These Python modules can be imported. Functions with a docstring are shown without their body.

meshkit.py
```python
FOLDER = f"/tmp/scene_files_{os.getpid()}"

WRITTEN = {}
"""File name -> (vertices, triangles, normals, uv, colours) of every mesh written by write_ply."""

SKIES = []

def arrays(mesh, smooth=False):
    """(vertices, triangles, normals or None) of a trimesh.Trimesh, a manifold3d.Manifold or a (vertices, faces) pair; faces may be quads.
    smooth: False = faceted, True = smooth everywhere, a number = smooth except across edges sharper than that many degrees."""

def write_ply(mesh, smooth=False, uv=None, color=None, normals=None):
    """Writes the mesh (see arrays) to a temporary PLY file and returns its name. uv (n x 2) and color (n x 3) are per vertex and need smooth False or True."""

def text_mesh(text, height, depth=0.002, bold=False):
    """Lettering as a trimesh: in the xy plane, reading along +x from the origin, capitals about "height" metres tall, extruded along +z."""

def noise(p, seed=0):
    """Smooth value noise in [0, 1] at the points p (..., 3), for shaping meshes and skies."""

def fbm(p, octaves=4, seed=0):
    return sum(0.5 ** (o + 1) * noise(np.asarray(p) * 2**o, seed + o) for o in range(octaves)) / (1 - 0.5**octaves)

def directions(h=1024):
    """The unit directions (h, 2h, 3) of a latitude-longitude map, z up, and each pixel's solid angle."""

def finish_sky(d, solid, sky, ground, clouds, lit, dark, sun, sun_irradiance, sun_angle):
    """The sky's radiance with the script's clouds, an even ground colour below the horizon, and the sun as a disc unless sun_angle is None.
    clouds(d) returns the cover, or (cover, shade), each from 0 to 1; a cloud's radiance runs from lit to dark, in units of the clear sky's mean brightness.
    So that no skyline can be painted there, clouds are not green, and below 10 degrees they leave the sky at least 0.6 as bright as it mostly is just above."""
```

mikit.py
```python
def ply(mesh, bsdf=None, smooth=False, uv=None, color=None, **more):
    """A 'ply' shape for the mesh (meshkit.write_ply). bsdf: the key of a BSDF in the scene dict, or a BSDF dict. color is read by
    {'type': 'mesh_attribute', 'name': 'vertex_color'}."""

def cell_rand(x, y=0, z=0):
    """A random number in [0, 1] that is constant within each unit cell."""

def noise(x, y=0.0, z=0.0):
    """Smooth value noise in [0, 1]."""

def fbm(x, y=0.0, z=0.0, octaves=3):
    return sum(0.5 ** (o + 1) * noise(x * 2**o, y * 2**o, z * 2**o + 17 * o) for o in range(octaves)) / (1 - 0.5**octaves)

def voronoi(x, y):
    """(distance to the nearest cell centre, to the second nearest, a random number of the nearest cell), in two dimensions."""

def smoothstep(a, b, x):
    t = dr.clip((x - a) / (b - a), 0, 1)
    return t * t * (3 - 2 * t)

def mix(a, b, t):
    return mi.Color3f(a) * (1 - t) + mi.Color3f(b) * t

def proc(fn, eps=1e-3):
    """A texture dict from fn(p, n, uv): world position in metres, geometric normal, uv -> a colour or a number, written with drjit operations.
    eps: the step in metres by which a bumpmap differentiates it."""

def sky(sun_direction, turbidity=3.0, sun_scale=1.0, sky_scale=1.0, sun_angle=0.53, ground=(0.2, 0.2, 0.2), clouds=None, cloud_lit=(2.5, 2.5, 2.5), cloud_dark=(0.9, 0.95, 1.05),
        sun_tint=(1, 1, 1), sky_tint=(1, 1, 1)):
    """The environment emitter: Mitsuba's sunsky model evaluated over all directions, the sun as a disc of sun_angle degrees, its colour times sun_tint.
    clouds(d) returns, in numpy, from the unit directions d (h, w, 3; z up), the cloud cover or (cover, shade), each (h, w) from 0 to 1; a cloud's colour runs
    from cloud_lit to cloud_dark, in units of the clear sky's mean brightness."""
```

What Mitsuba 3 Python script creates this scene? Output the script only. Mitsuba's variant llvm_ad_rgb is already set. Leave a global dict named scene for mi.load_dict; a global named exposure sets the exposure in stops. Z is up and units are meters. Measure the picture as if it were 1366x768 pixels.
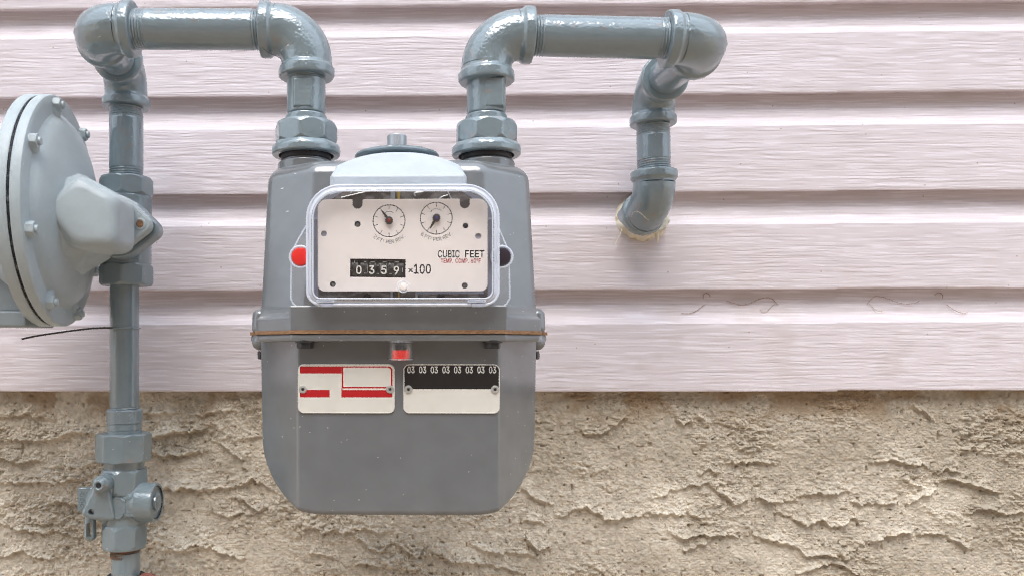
import math, random
import numpy as np, trimesh, shapely
from shapely import affinity
from shapely.geometry import Polygon, Point, box as sbox, LineString
import drjit as dr, mitsuba as mi, mikit, meshkit
from mikit import proc, noise, fbm, voronoi, smoothstep, mix, cell_rand

random.seed(7)
RNG = np.random.default_rng(7)
T = mi.ScalarTransform4f
V = lambda *a: np.array(a, float)
scene, labels = {}, {}

# ------------------------------------------------------------------ camera, sky, exposure
H, DIST, FPX, YAW = 0.76, 0.668, 1050.0, math.radians(1.2)
CX, CY = 530 - FPX * math.tan(YAW), 460.0
CAM = V(0, -DIST, H)
FW, RT = V(-math.sin(YAW), math.cos(YAW), 0), V(math.cos(YAW), math.sin(YAW), 0)
scene['camera'] = {'type': 'perspective', 'fov': math.degrees(2 * math.atan(683 / FPX)), 'fov_axis': 'x',
                   'to_world': T().look_at(origin=CAM.tolist(), target=(CAM + FW).tolist(), up=[0, 0, 1]),
                   'principal_point_offset_x': (683 - CX) / 1366, 'principal_point_offset_y': (384 - CY) / 768,
                   'near_clip': 0.02, 'far_clip': 400.0}


def overcast(d):
    z = np.clip(d[..., 2], 0, 1)
    c = meshkit.fbm(np.stack([d[..., 0] / (z + .35) * 1.3, d[..., 1] / (z + .35) * 1.3, z], -1), 4, 3)
    return 1.0, np.clip(1.0 - 1.05 * z ** 1.15 + 0.45 * (c - .5), 0, 1)


scene['sky'] = mikit.sky((-0.10, -0.62, 1.0), turbidity=3, sun_scale=0.22, sun_angle=34, sun_tint=(.90, .99, 1.16), clouds=overcast,
                         cloud_lit=(2.8, 3.2, 3.75), cloud_dark=(1.3, 1.42, 1.6), ground=(0.2, 0.17, 0.14))
exposure = 3.15

# ------------------------------------------------------------------ helpers


def at(px, py, y):
    """The point in the plane Y = y that the photograph shows at this pixel."""
    r = FPX * FW + (px - CX) * RT + V(0, 0, CY - py)
    return CAM + r * (y + DIST) / r[1]


def k(y):
    """metres per photograph pixel in the plane Y = y"""
    return (y + DIST) / FPX


def numbered(name):
    taken = lambda n: n in scene or n in labels or any(s.startswith(n + '__') for s in scene)
    if not taken(name):
        return name
    i = 1
    while taken(f'{name}_{i:03d}'):
        i += 1
    return f'{name}_{i:03d}'


def thing(name, label, cat, group=None):
    key = numbered(name)
    labels[key] = {'label': label, 'category': cat}
    if group:
        labels[key]['group'] = group
    return key


def obj(name, mesh, mat, parent=None, smooth=32, label=None, kind=None, cat=None, group=None):
    key = numbered((parent + '__' if parent else '') + name)
    if isinstance(mesh, (list, tuple)) and not isinstance(mesh[0], np.ndarray):
        mesh = trimesh.util.concatenate(mesh)
    scene[key] = mikit.ply(mesh, mat, smooth=smooth)
    l = {}
    if label: l['label'] = label
    if kind: l['kind'] = kind
    if cat: l['category'] = cat
    if group: l['group'] = group
    if l: labels[key] = l
    return key


def unit(v):
    v = np.asarray(v, float)
    return v / np.linalg.norm(v)


def frame(d, hint=None):
    d = unit(d)
    h = V(0, 0, 1) if hint is None else np.asarray(hint, float)
    if abs(np.dot(unit(h), d)) > .95:
        h = V(0, -1, 0)
    u = unit(h - d * np.dot(h, d))
    return u, np.cross(d, u), d


def tri(v, f):
    return trimesh.Trimesh(np.asarray(v), np.asarray(f), process=False)


def grid_faces(m, n, wrap):
    i, j = np.meshgrid(np.arange(m - 1), np.arange(n if wrap else n - 1), indexing='ij')
    j2 = (j + 1) % n
    a, b, c, d = i * n + j, i * n + j2, (i + 1) * n + j2, (i + 1) * n + j
    return np.vstack([np.stack([a, b, c], -1).reshape(-1, 3), np.stack([a, c, d], -1).reshape(-1, 3)])


def ring_surface(rings, caps=True):
    """rings: (m, n, 3); closed round, capped at both ends"""
    m, n, _ = rings.shape
    v, f = rings.reshape(-1, 3), grid_faces(m, n, True)
    if caps:
        v = np.vstack([v, rings[0].mean(0), rings[0], rings[-1].mean(0), rings[-1]])
        o = m * n
        a = np.arange(n)
        b = (a + 1) % n
        f = np.vstack([f, np.stack([np.full(n, o), o + 1 + b, o + 1 + a], -1),
                       np.stack([np.full(n, o + n + 1), o + n + 2 + a, o + n + 2 + b], -1)])
    me = tri(v, f)
    return me


def sweep(path, radius, n=40, hint=None, caps=True):
    """path (m,3); radius (m,) or (m,n)"""
    path = np.asarray(path, float)
    t = np.gradient(path, axis=0)
    t /= np.linalg.norm(t, axis=1, keepdims=True)
    u = frame(t[0], hint)[0]
    th = np.arange(n) / n * 2 * np.pi
    rad = np.broadcast_to(np.asarray(radius, float)[..., None] if np.ndim(radius) == 1 else radius, (len(path), n))
    rings = []
    for p, d, r in zip(path, t, rad):
        u = unit(u - d * np.dot(u, d))
        w = np.cross(d, u)
        rings.append(p + r[:, None] * (np.cos(th)[:, None] * u + np.sin(th)[:, None] * w))
    return ring_surface(np.array(rings), caps)


def lathe(prof, p0, axis, n=48, hint=None, mod=None, caps=True):
    """prof: list of (radius, distance along the axis); mod(theta) scales the radius"""
    u, w, d = frame(axis, hint)
    th = np.arange(n) / n * 2 * np.pi
    s = np.ones(n) if mod is None else mod(th)
    rings = np.array([p0 + z * d + (r * s)[:, None] * (np.cos(th)[:, None] * u + np.sin(th)[:, None] * w) for r, z in prof])
    return ring_surface(rings, caps)


def rod(p0, p1, r, bevel=0.0, n=32):
    L = np.linalg.norm(np.asarray(p1) - p0)
    b = bevel
    prof = [(r, 0), (r, L)] if not b else [(r - b, 0), (r - b * .3, b * .3), (r, b), (r, L - b), (r - b * .3, L - b * .3), (r - b, L)]
    return lathe(prof, np.asarray(p0, float), np.asarray(p1) - p0, n)


def wire(points, r, n=8, m=40):
    from scipy.interpolate import CubicSpline
    points = np.asarray(points, float)
    if len(points) > 2:
        s = np.r_[0, np.cumsum(np.linalg.norm(np.diff(points, axis=0), axis=1))]
        points = CubicSpline(s, points)(np.linspace(0, s[-1], m))
    return sweep(points, np.full(len(points), r), n)


def prism(n, across, z0, z1, p, axis, rot=0.0, cham=0.0015, hint=None):
    """n-sided nut with chamfered corners (as cut by a cone); across = corner to corner"""
    u, w, d = frame(axis, hint)
    N = n * 12
    th = np.arange(N) / N * 2 * np.pi
    apo = across / 2 * math.cos(math.pi / n)
    loc = (th - rot + math.pi / n) % (2 * math.pi / n) - math.pi / n
    rp = np.minimum(apo / np.cos(loc), across / 2 * .992)
    rings = []
    def ring(r, z):
        z = np.broadcast_to(z, r.shape)
        rings.append(p + z[:, None] * d + r[:, None] * (np.cos(th)[:, None] * u + np.sin(th)[:, None] * w))
    cone = np.maximum(rp - apo * .985, 0) * .8 * (cham / .0015)
    e = .0006
    ring(np.full(N, apo * .93), z0)
    ring(np.minimum(rp, apo * .985), z0)
    ring(rp - e * .3, z0 + cone + e * .4)
    ring(rp, z0 + cone + e)
    ring(rp, z1 - cone - e)
    ring(rp - e * .3, z1 - cone - e * .4)
    ring(np.minimum(rp, apo * .985), z1)
    ring(np.full(N, apo * .93), z1)
    return ring_surface(np.array(rings))


def hull(points, radii, n=2):
    s = trimesh.creation.icosphere(subdivisions=n).vertices
    pts = np.vstack([np.asarray(p) + r * s for p, r in zip(points, np.broadcast_to(radii, len(points)))])
    return trimesh.convex.convex_hull(pts)


def rbox(lo, hi, r, n=2):
    lo, hi = np.asarray(lo, float) + r, np.asarray(hi, float) - r
    return hull([[x, y, z] for x in (lo[0], hi[0]) for y in (lo[1], hi[1]) for z in (lo[2], hi[2])], r, n)


def rrect(x0, z0, x1, z1, r, rt=None, q=10):
    """rounded rectangle in X, Z; rt = radius of the top corners"""
    rt = r if rt is None else rt
    pts = []
    for cx, cz, rr, a0 in ((x1 - r, z0 + r, r, -90), (x1 - rt, z1 - rt, rt, 0), (x0 + rt, z1 - rt, rt, 90), (x0 + r, z0 + r, r, 180)):
        for a in np.radians(np.linspace(a0, a0 + 90, q)):
            pts.append((cx + rr * math.cos(a), cz + rr * math.sin(a)))
    return Polygon(pts)


def plate(poly, yfront, yback, bevel=0.0):
    """extrudes an X-Z polygon along Y; the front (camera side, smaller Y) edge bevelled"""
    parts = []
    polys = [poly] if poly.geom_type == 'Polygon' else list(poly.geoms)
    for q in polys:
        def ex(pp, y0, y1):
            m = trimesh.creation.extrude_polygon(pp, y1 - y0)
            v = m.vertices
            m2 = tri(np.stack([v[:, 0], y1 - v[:, 2], v[:, 1]], -1), m.faces)
            return m2
        if bevel and not q.interiors:
            rings = []
            c = np.array(q.exterior.coords)[:-1]
            if not q.exterior.is_ccw:
                c = c[::-1]
            t = np.roll(c, -1, 0) - np.roll(c, 1, 0)
            t /= np.linalg.norm(t, axis=1, keepdims=True)
            nrm = np.stack([t[:, 1], -t[:, 0]], -1)
            for off, y in ((-bevel, yfront), (-bevel * .3, yfront + bevel * .3), (0, yfront + bevel), (0, yback)):
                cc = c + nrm * off
                rings.append(np.stack([cc[:, 0], np.full(len(cc), y), cc[:, 1]], -1))
            R = np.array(rings)
            v, f = R.reshape(-1, 3), grid_faces(len(R), len(c), True)
            face = q.buffer(-bevel, join_style='mitre')
            # front face from the inner ring itself
            cap = Polygon(np.stack([R[0][:, 0], R[0][:, 2]], -1))
            tv, tf = trimesh.creation.triangulate_polygon(cap, engine='earcut')
            parts.append(tri(v, f))
            parts.append(tri(np.stack([tv[:, 0], np.full(len(tv), yfront), tv[:, 1]], -1), np.asarray(tf)[:, ::-1]))
        else:
            parts.append(ex(q, yfront, yback))
    return trimesh.util.concatenate(parts)


def text(s, h, x, z, y, bold=False, angle=0.0, width=None, center=False):
    """lettering on a face that looks towards -Y: left base at (x, z)"""
    m = meshkit.text_mesh(s, h, 0.00012, bold)
    v = np.array(m.vertices)
    v[:, 0] -= v[:, 0].min()
    if width:
        v[:, 0] *= width / v[:, 0].max()
    if center:
        v[:, 0] -= v[:, 0].max() / 2
    c, s_ = math.cos(angle), math.sin(angle)
    X, Z = c * v[:, 0] - s_ * v[:, 1], s_ * v[:, 0] + c * v[:, 1]
    return tri(np.stack([x + X, y - v[:, 2], z + Z], -1), m.faces)


# ------------------------------------------------------------------ materials
def mat(name, base, rough=.4, bump=None, scale=1e-3, eps=5e-4, **more):
    b = {'type': 'principled', 'base_color': base if isinstance(base, dict) else {'type': 'rgb', 'value': list(base)},
         'roughness': rough, **more}
    if bump is not None:
        b = {'type': 'bumpmap', 'relief': proc(bump, eps), 'scale': scale, 'bsdf': b}
    scene[name] = {'type': 'twosided', 'inner': b}
    return name


def paint_colour(base, chip=(.5, .5, .48), rust=0.0, tone=.10, chips=1.0):
    def fn(p, n, uv):
        a = fbm(p.x * 55, p.y * 55, p.z * 55 + 3)
        b = fbm(p.x * 420 + 9, p.y * 420, p.z * 420)
        run = fbm(p.x * 90 + p.y * 60, p.z * 6, 2.)
        c = mi.Color3f(base) * (1 + tone * (a - .5) * 2 + .06 * (b - .5) + .5 * tone * (run - .5))
        d1, _, w = voronoi(p.x * 95 + p.y * 90, p.z * 95 + p.y * 23)
        spot = dr.select((w > 1 - .10 * chips) & (d1 < .035 + .09 * (w - .9)), 1., 0.)
        c = mix(c, chip, spot * .75)
        if rust:
            g = smoothstep(.62, .74, fbm(p.x * 130, p.y * 130 + 4, p.z * 130)) * smoothstep(.5, .62, a)
            c = mix(c, (.26, .13, .06), g * rust)
        return c
    return proc(fn)


def lumps(p, n, uv):
    return .65 * fbm(p.x * 160, p.y * 160, p.z * 160) + .35 * noise(p.x * 620, p.y * 620, p.z * 620)


def grains(p, n, uv):
    return fbm(p.x * 480, p.y * 480, p.z * 480, 3)


def orange_peel(p, n, uv):
    return fbm(p.x * 230, p.y * 230, p.z * 230, 2)


mat('pipe_paint', paint_colour((.145, .188, .21), rust=.22, chips=.9), .12, lumps, 4.5e-4, clearcoat=1.0, clearcoat_gloss=.97, specular=1.0)
mat('cast_paint', paint_colour((.145, .188, .208), rust=.22, chips=.9), .13, lambda p, n, uv: .6 * lumps(p, n, uv) + .6 * grains(p, n, uv), 6e-4, clearcoat=1.0, clearcoat_gloss=.96, specular=1.0)
mat('meter_paint', paint_colour((.120, .127, .133), tone=.14, chips=1.6), .16, orange_peel, 6e-5, specular=.85, clearcoat=1.0, clearcoat_gloss=.93)
mat('regulator_paint', paint_colour((.34, .39, .41), chip=(.6, .6, .6), tone=.06, chips=.4), .42, orange_peel, 1.2e-4)
mat('housing_paint', paint_colour((.20, .23, .245), tone=.06), .4, orange_peel, 1e-4)
mat('galvanised', (.42, .45, .48), .38, grains, 1.5e-4, metallic=.6)
mat('dull_dome', paint_colour((.38, .42, .46), tone=.1, chips=.3), .4, grains, 1.2e-4)
mat('gasket_fibre', proc(lambda p, n, uv: mix((.11, .055, .03), (.33, .19, .10), fbm(p.x * 500, p.y * 500, p.z * 900))), .9, grains, 4e-4)
mat('dark_rubber', (.025, .025, .028), .5)
mat('dark_gap', proc(lambda p, n, uv: mix((.015, .016, .02), (.12, .12, .12), smoothstep(.5, .8, fbm(p.x * 300, p.y * 300, p.z * 300)))), .8)
mat('black_bolt', (.02, .02, .022), .35)
mat('index_cream', proc(lambda p, n, uv: mi.Color3f(.76, .70, .67) * (.96 + .08 * fbm(p.x * 60, p.z * 60, 2.))), .45)
mat('print_black', (.012, .012, .014), .6)
mat('print_red', (.30, .006, .012), .5)
mat('tag_white', proc(lambda p, n, uv: mi.Color3f(.60, .575, .52) * (.95 + .1 * fbm(p.x * 80, p.z * 80, 5.))), .4)
mat('tag_black', (.014, .012, .012), .35)
mat('tag_red', (.40, .008, .012), .4)
mat('rivet_metal', (.50, .49, .46), .35, metallic=.5)
mat('red_plug', (.65, .015, .01), .25, clearcoat=1.0)
mat('dark_plug', (.03, .022, .03), .3)
mat('counter_wheel', proc(lambda p, n, uv: mix((.012, .01, .01), (.09, .08, .075), smoothstep(.45, .8, fbm(p.x * 420, p.y * 300, p.z * 420)))), .4)
mat('digit_white', (.62, .60, .56), .5)
mat('movement_dark', proc(lambda p, n, uv: mix((.085, .072, .068), (.24, .225, .22), smoothstep(.35, .75, fbm(p.x * 140, p.y * 140, p.z * 190)))), .6)
mat('bezel_grey', proc(lambda p, n, uv: mi.Color3f(.30, .31, .37) * (.85 + .3 * fbm(p.x * 120, p.y * 120, p.z * 120))), .5)
mat('bright_wire', (.7, .72, .74), .25, metallic=.8)
mat('yellow_strip', (.42, .30, .05), .5)
mat('pointer_dark', (.03, .024, .022), .45)
mat('red_hub', (.20, .02, .018), .4)
mat('violet_hub', (.045, .04, .13), .4)
mat('rusty_thread', proc(lambda p, n, uv: mix((.12, .09, .075), (.30, .13, .04), smoothstep(.4, .65, fbm(p.x * 150, p.y * 150, p.z * 400)))), .7, grains, 3e-4)
mat('sealant', proc(lambda p, n, uv: mix((.60, .55, .44), (.36, .27, .16), .8 * smoothstep(.52, .72, fbm(p.x * 120, p.y * 120, p.z * 120)))), .55)
mat('clamp_red', proc(lambda p, n, uv: mix((.24, .07, .06), (.10, .04, .035), fbm(p.x * 200, p.y * 200, p.z * 200))), .6)
mat('dry_stem', (.30, .21, .17), .8)
mat('pale_thread', (.42, .36, .28), .8)
mat('dark_thread', (.05, .05, .055), .6)
scene['clear_front'] = {'type': 'thindielectric', 'int_ior': 1.5}
scene['clear_sheet'] = {'type': 'blendbsdf', 'weight': proc(lambda p, n, uv: .01 + .12 * smoothstep(.90, .94, noise(p.x * 800, p.y * 800, p.z * 330))),
                        'a': {'type': 'thindielectric', 'int_ior': 1.5}, 'b': {'type': 'twosided', 'inner': {'type': 'diffuse', 'reflectance': {'type': 'rgb', 'value': [.72, .73, .75]}}}}
scene['clear_rim'] = {'type': 'blendbsdf', 'weight': .62, 'a': {'type': 'thindielectric', 'int_ior': 1.5},
                      'b': {'type': 'twosided', 'inner': {'type': 'principled', 'base_color': {'type': 'rgb', 'value': [.68, .72, .80]}, 'roughness': .1, 'specular': .8, 'clearcoat': 1.0}}}
scene['clear_solid'] = {'type': 'principled', 'base_color': {'type': 'rgb', 'value': [.9, .93, .98]}, 'roughness': .06, 'spec_trans': .9, 'eta': 1.45}


def grain_height(p, n, uv):
    wob = .003 * noise(p.x * 11, p.z * 40, 3.) + .0008 * noise(p.x * 45, p.z * 120)
    z = p.z + wob
    a = noise(p.x * 34, z * 820, 1.)
    b = noise(p.x * 110 + 31, z * 1250, 5.)
    c = noise(p.x * 9 + 11, z * 230, 8.)
    cut = 1 - smoothstep(.10, .40, a)
    return .45 * a + .3 * b + .25 * c - .2 * cut


def siding_colour(p, n, uv):
    z = p.z + .003 * noise(p.x * 11, p.z * 40, 3.) + .0008 * noise(p.x * 45, p.z * 120)
    a = noise(p.x * 34, z * 820, 1.)
    broad = fbm(p.x * 5, p.z * 9, 2.)
    c = mi.Color3f(.59, .53, .55) * (.96 + .08 * broad)
    c = mix(c, (.47, .41, .42), .36 * (1 - smoothstep(.18, .42, a)))
    c = mix(c, (.72, .67, .71), .55 * smoothstep(.62, .85, a))
    d1, _, w = voronoi(p.x * 60, p.z * 60)
    c = mix(c, (.22, .15, .11), dr.select((w > .965) & (d1 < .05), .6, 0.))
    dirt = smoothstep(.55, .8, fbm(p.x * 26, p.z * 34, 6.)) * smoothstep(.12, .0, p.z - .80) * smoothstep(-.2, .3, p.x)
    return mix(c, (.36, .29, .23), .18 * dirt)


mat('vinyl', proc(siding_colour), .42, grain_height, 5.5e-4, 5e-4, specular=.4)


def stucco_colour(p, n, uv):
    a = fbm(p.x * 9, p.z * 14, 1., 4)
    b = fbm(p.x * 260, p.z * 260, 4., 3)
    c = mix((.375, .325, .255), (.49, .435, .355), smoothstep(.3, .7, a))
    c = c * (.70 + .60 * b)
    c = mix(c, (.66, .60, .50), .6 * smoothstep(.6, .78, fbm(p.x * 13 + 5, p.z * 17, 7., 4)))
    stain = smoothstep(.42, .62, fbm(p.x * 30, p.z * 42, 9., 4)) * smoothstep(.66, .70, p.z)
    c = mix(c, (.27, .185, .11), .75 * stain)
    d1, _, w = voronoi(p.x * 240, p.z * 240)
    c = mix(c, (.32, .18, .08), dr.select((w > .965) & (d1 < .22), .65, 0.))
    c = mix(c, (.10, .085, .07), dr.select((w < .012) & (d1 < .2), .7, 0.))
    return c


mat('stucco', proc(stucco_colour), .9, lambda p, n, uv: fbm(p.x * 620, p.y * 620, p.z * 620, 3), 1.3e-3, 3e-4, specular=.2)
mat('soil', proc(lambda p, n, uv: mix((.27, .205, .145), (.46, .37, .28), fbm(p.x * 14, p.y * 14, 1., 5))), .95,
    lambda p, n, uv: fbm(p.x * 30, p.y * 30, 1., 4), .02, 4e-3)

# ------------------------------------------------------------------ ground
gx = np.array([-150, -40, -10, -4, -2, -1, 0, 1, 2, 4, 10, 40, 150.])
gv = np.array([[x, y, 0] for x in gx for y in gx])
obj('ground', tri(gv, grid_faces(len(gx), len(gx), False)), 'soil', smooth=False, kind='structure')

# ------------------------------------------------------------------ the house across the side yard (behind the camera)
mat('tan_render', proc(lambda p, n, uv: mi.Color3f(.30, .235, .18) * (.85 + .3 * fbm(p.x * 3, p.y * 3, p.z * 3))), .85)
mat('roof_dark', (.08, .075, .07), .9)
nh = thing('neighbour_house', 'plain tan house wall across the side yard, behind the viewer', 'house')
obj('wall', trimesh.creation.box(bounds=[[-4.2, -3.6, -.2], [4.2, -3.4, 3.0]]), 'tan_render', nh, smooth=False)
obj('roof', trimesh.Trimesh(*(lambda v, f: (v, f))(np.array([[x, y, z] for x in (-4.5, 4.5) for y, z in ((-3.05, 2.95), (-3.05, 3.08), (-6.4, 4.4), (-6.4, 4.2))]), np.array([[0, 1, 5], [0, 5, 4], [1, 2, 6], [1, 6, 5], [2, 3, 7], [2, 7, 6], [3, 0, 4], [3, 4, 7], [0, 3, 2], [0, 2, 1], [4, 5, 6], [4, 6, 7]])), process=False), 'roof_dark', nh, smooth=False)

# ------------------------------------------------------------------ siding wall
WALL = 0.205                                   # face of the siding
butts = [H - .0512, H + .0605, H + .1678, H + .2762, H + .3755]
while butts[-1] < 2.75:
    butts.append(butts[-1] + .1085)
COVE = .0165


def siding_profile(z0, z1):
    h = z1 - z0
    ze = z0 + .665 * h
    pts = [(.016, z0 + .0035), (.004, z0 + .0008), (.0014, z0 + .0001), (.0004, z0 + .0006), (0, z0 + .0018)]
    for t in np.linspace(.06, .97, 12):
        pts.append((.0016 * t, z0 + t * (ze - z0)))
    # ramp that faces up and out, then a curve into the upright back of the lap
    q = (z1 - ze) / .0365
    for a in np.linspace(0, 1, 6):
        pts.append((.0018 + .0086 * a, ze + (.0004 + .0112 * a) * q))
    for a in np.radians(np.linspace(6, 48, 9)):
        pts.append((.0104 + .0105 * (math.sin(math.radians(48)) - math.sin(math.radians(48) - a)) * .42, ze + (.0116 + .0105 * math.sin(a) / math.sin(math.radians(48))) * q))
    pts.append((pts[-1][0] + .0004, z1 + .012))
    return np.array(pts)


def siding_y(z):
    i = max(j for j in range(len(butts)) if butts[j] <= z + 1e-9)
    p = siding_profile(butts[i], butts[i + 1])[4:]
    return WALL + np.interp(z, p[:, 1], p[:, 0])


hw = thing('house_wall', 'pale pinkish vinyl clapboard wall with wood grain above the rough foundation', 'wall')
SEAM = 0.462
for i in range(len(butts) - 1):
    prof = siding_profile(butts[i], butts[i + 1])
    for x0, x1, dy, dz in ((-3.0, SEAM + .02, 0, 0), (SEAM - .03, 3.0, .0011, .0012)):
        step = .02 if i < 6 else .25
        xs = np.r_[np.arange(x0, x1, step), x1]
        X, J = np.meshgrid(xs, np.arange(len(prof)), indexing='ij')
        wob = (meshkit.fbm(np.stack([xs * 3.1, np.full_like(xs, i * 7.3 + dy * 900), xs * 0], -1), 2, 5) - .5)
        wobz = (meshkit.fbm(np.stack([xs * 1.7, np.full_like(xs, i * 3.1), xs * 0 + 4], -1), 2, 9) - .5)
        Y = WALL + prof[J, 0] + dy + (wob * .0022)[:, None]
        Z = prof[J, 1] + dz + (wobz * .0022)[:, None]
        obj('siding_panel', tri(np.stack([X, Y, Z], -1).reshape(-1, 3), grid_faces(len(xs), len(prof), False)), 'vinyl', hw, smooth=25)

# ------------------------------------------------------------------ foundation wall
FND = 0.219
EDGES = []


def trace(x0, y0, s, *lines):
    for l in lines:
        EDGES.append([(x0 + a / s, y0 + b / s) for a, b in l])


trace(700, 500, 2.051,
      [(145, 150), (160, 157), (215, 155), (245, 140), (270, 118)], [(90, 395), (130, 370), (165, 362), (210, 380), (215, 397), (270, 385), (330, 382)],
      [(355, 335), (430, 308), (500, 290), (520, 310)], [(550, 245), (600, 237), (690, 240)],
      [(690, 380), (740, 395), (770, 412), (810, 395), (835, 418), (870, 408), (900, 390), (915, 405)],
      [(625, 435), (690, 455), (740, 470), (770, 497), (830, 490), (870, 502)], [(950, 238), (1000, 236), (1095, 248)],
      [(925, 465), (990, 440), (1060, 425)], [(1130, 295), (1160, 285), (1240, 310), (1300, 325)], [(400, 440), (440, 446), (500, 435), (575, 440)],
      [(340, 375), (400, 381), (440, 378)], [(0, 310), (30, 340), (70, 355)], [(15, 460), (60, 480)], [(0, 400), (50, 404)], [(440, 480), (480, 465), (500, 450)],
      [(410, 115), (430, 130), (465, 135)], [(1060, 85), (1090, 95), (1110, 120)], [(510, 310), (545, 330), (570, 352), (600, 345)], [(1050, 345), (1080, 330), (1120, 315)],
      [(1080, 435), (1110, 430), (1150, 440)], [(1165, 450), (1190, 465), (1215, 475)], [(480, 265), (500, 255), (525, 262)], [(1125, 262), (1150, 250), (1180, 262)],
      [(750, 540), (790, 522), (830, 516), (870, 524), (900, 540)], [(1210, 375), (1260, 365), (1310, 380), (1366, 378)], [(760, 330), (800, 322), (850, 326), (880, 320)],
      [(640, 340), (700, 352), (740, 345)], [(900, 350), (960, 358), (1010, 345)])
trace(200, 500, 2.866,
      [(0, 235), (45, 218), (90, 215), (130, 220), (185, 208), (240, 215)], [(0, 285), (50, 300), (110, 305), (150, 295), (205, 280)],
      [(60, 425), (120, 435), (200, 438), (270, 432), (350, 420), (395, 388), (440, 415), (470, 445)], [(325, 465), (370, 485), (400, 505), (420, 522), (440, 500)],
      [(0, 655), (50, 668), (120, 672), (160, 650), (210, 645), (260, 670), (310, 690), (350, 695)], [(190, 150), (225, 152), (260, 145), (320, 135)],
      [(0, 145), (40, 142), (100, 145)], [(250, 250), (290, 275), (340, 310), (370, 325)], [(380, 240), (430, 235)], [(240, 520), (300, 535), (360, 525), (410, 540)])
trace(330, 560, 3.415,
      [(280, 490), (340, 500), (400, 500), (480, 515), (530, 490), (590, 505), (650, 520)], [(505, 545), (545, 575), (600, 595), (670, 565)],
      [(690, 570), (740, 600), (775, 620), (800, 590)], [(820, 620), (900, 630), (960, 650), (1040, 640), (1110, 665), (1200, 680), (1250, 700)],
      [(1020, 560), (1080, 590), (1160, 600), (1240, 610), (1320, 615)], [(1270, 550), (1330, 575), (1366, 585)], [(480, 665), (560, 655), (620, 665)], [(300, 600), (360, 615), (400, 630)])
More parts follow.
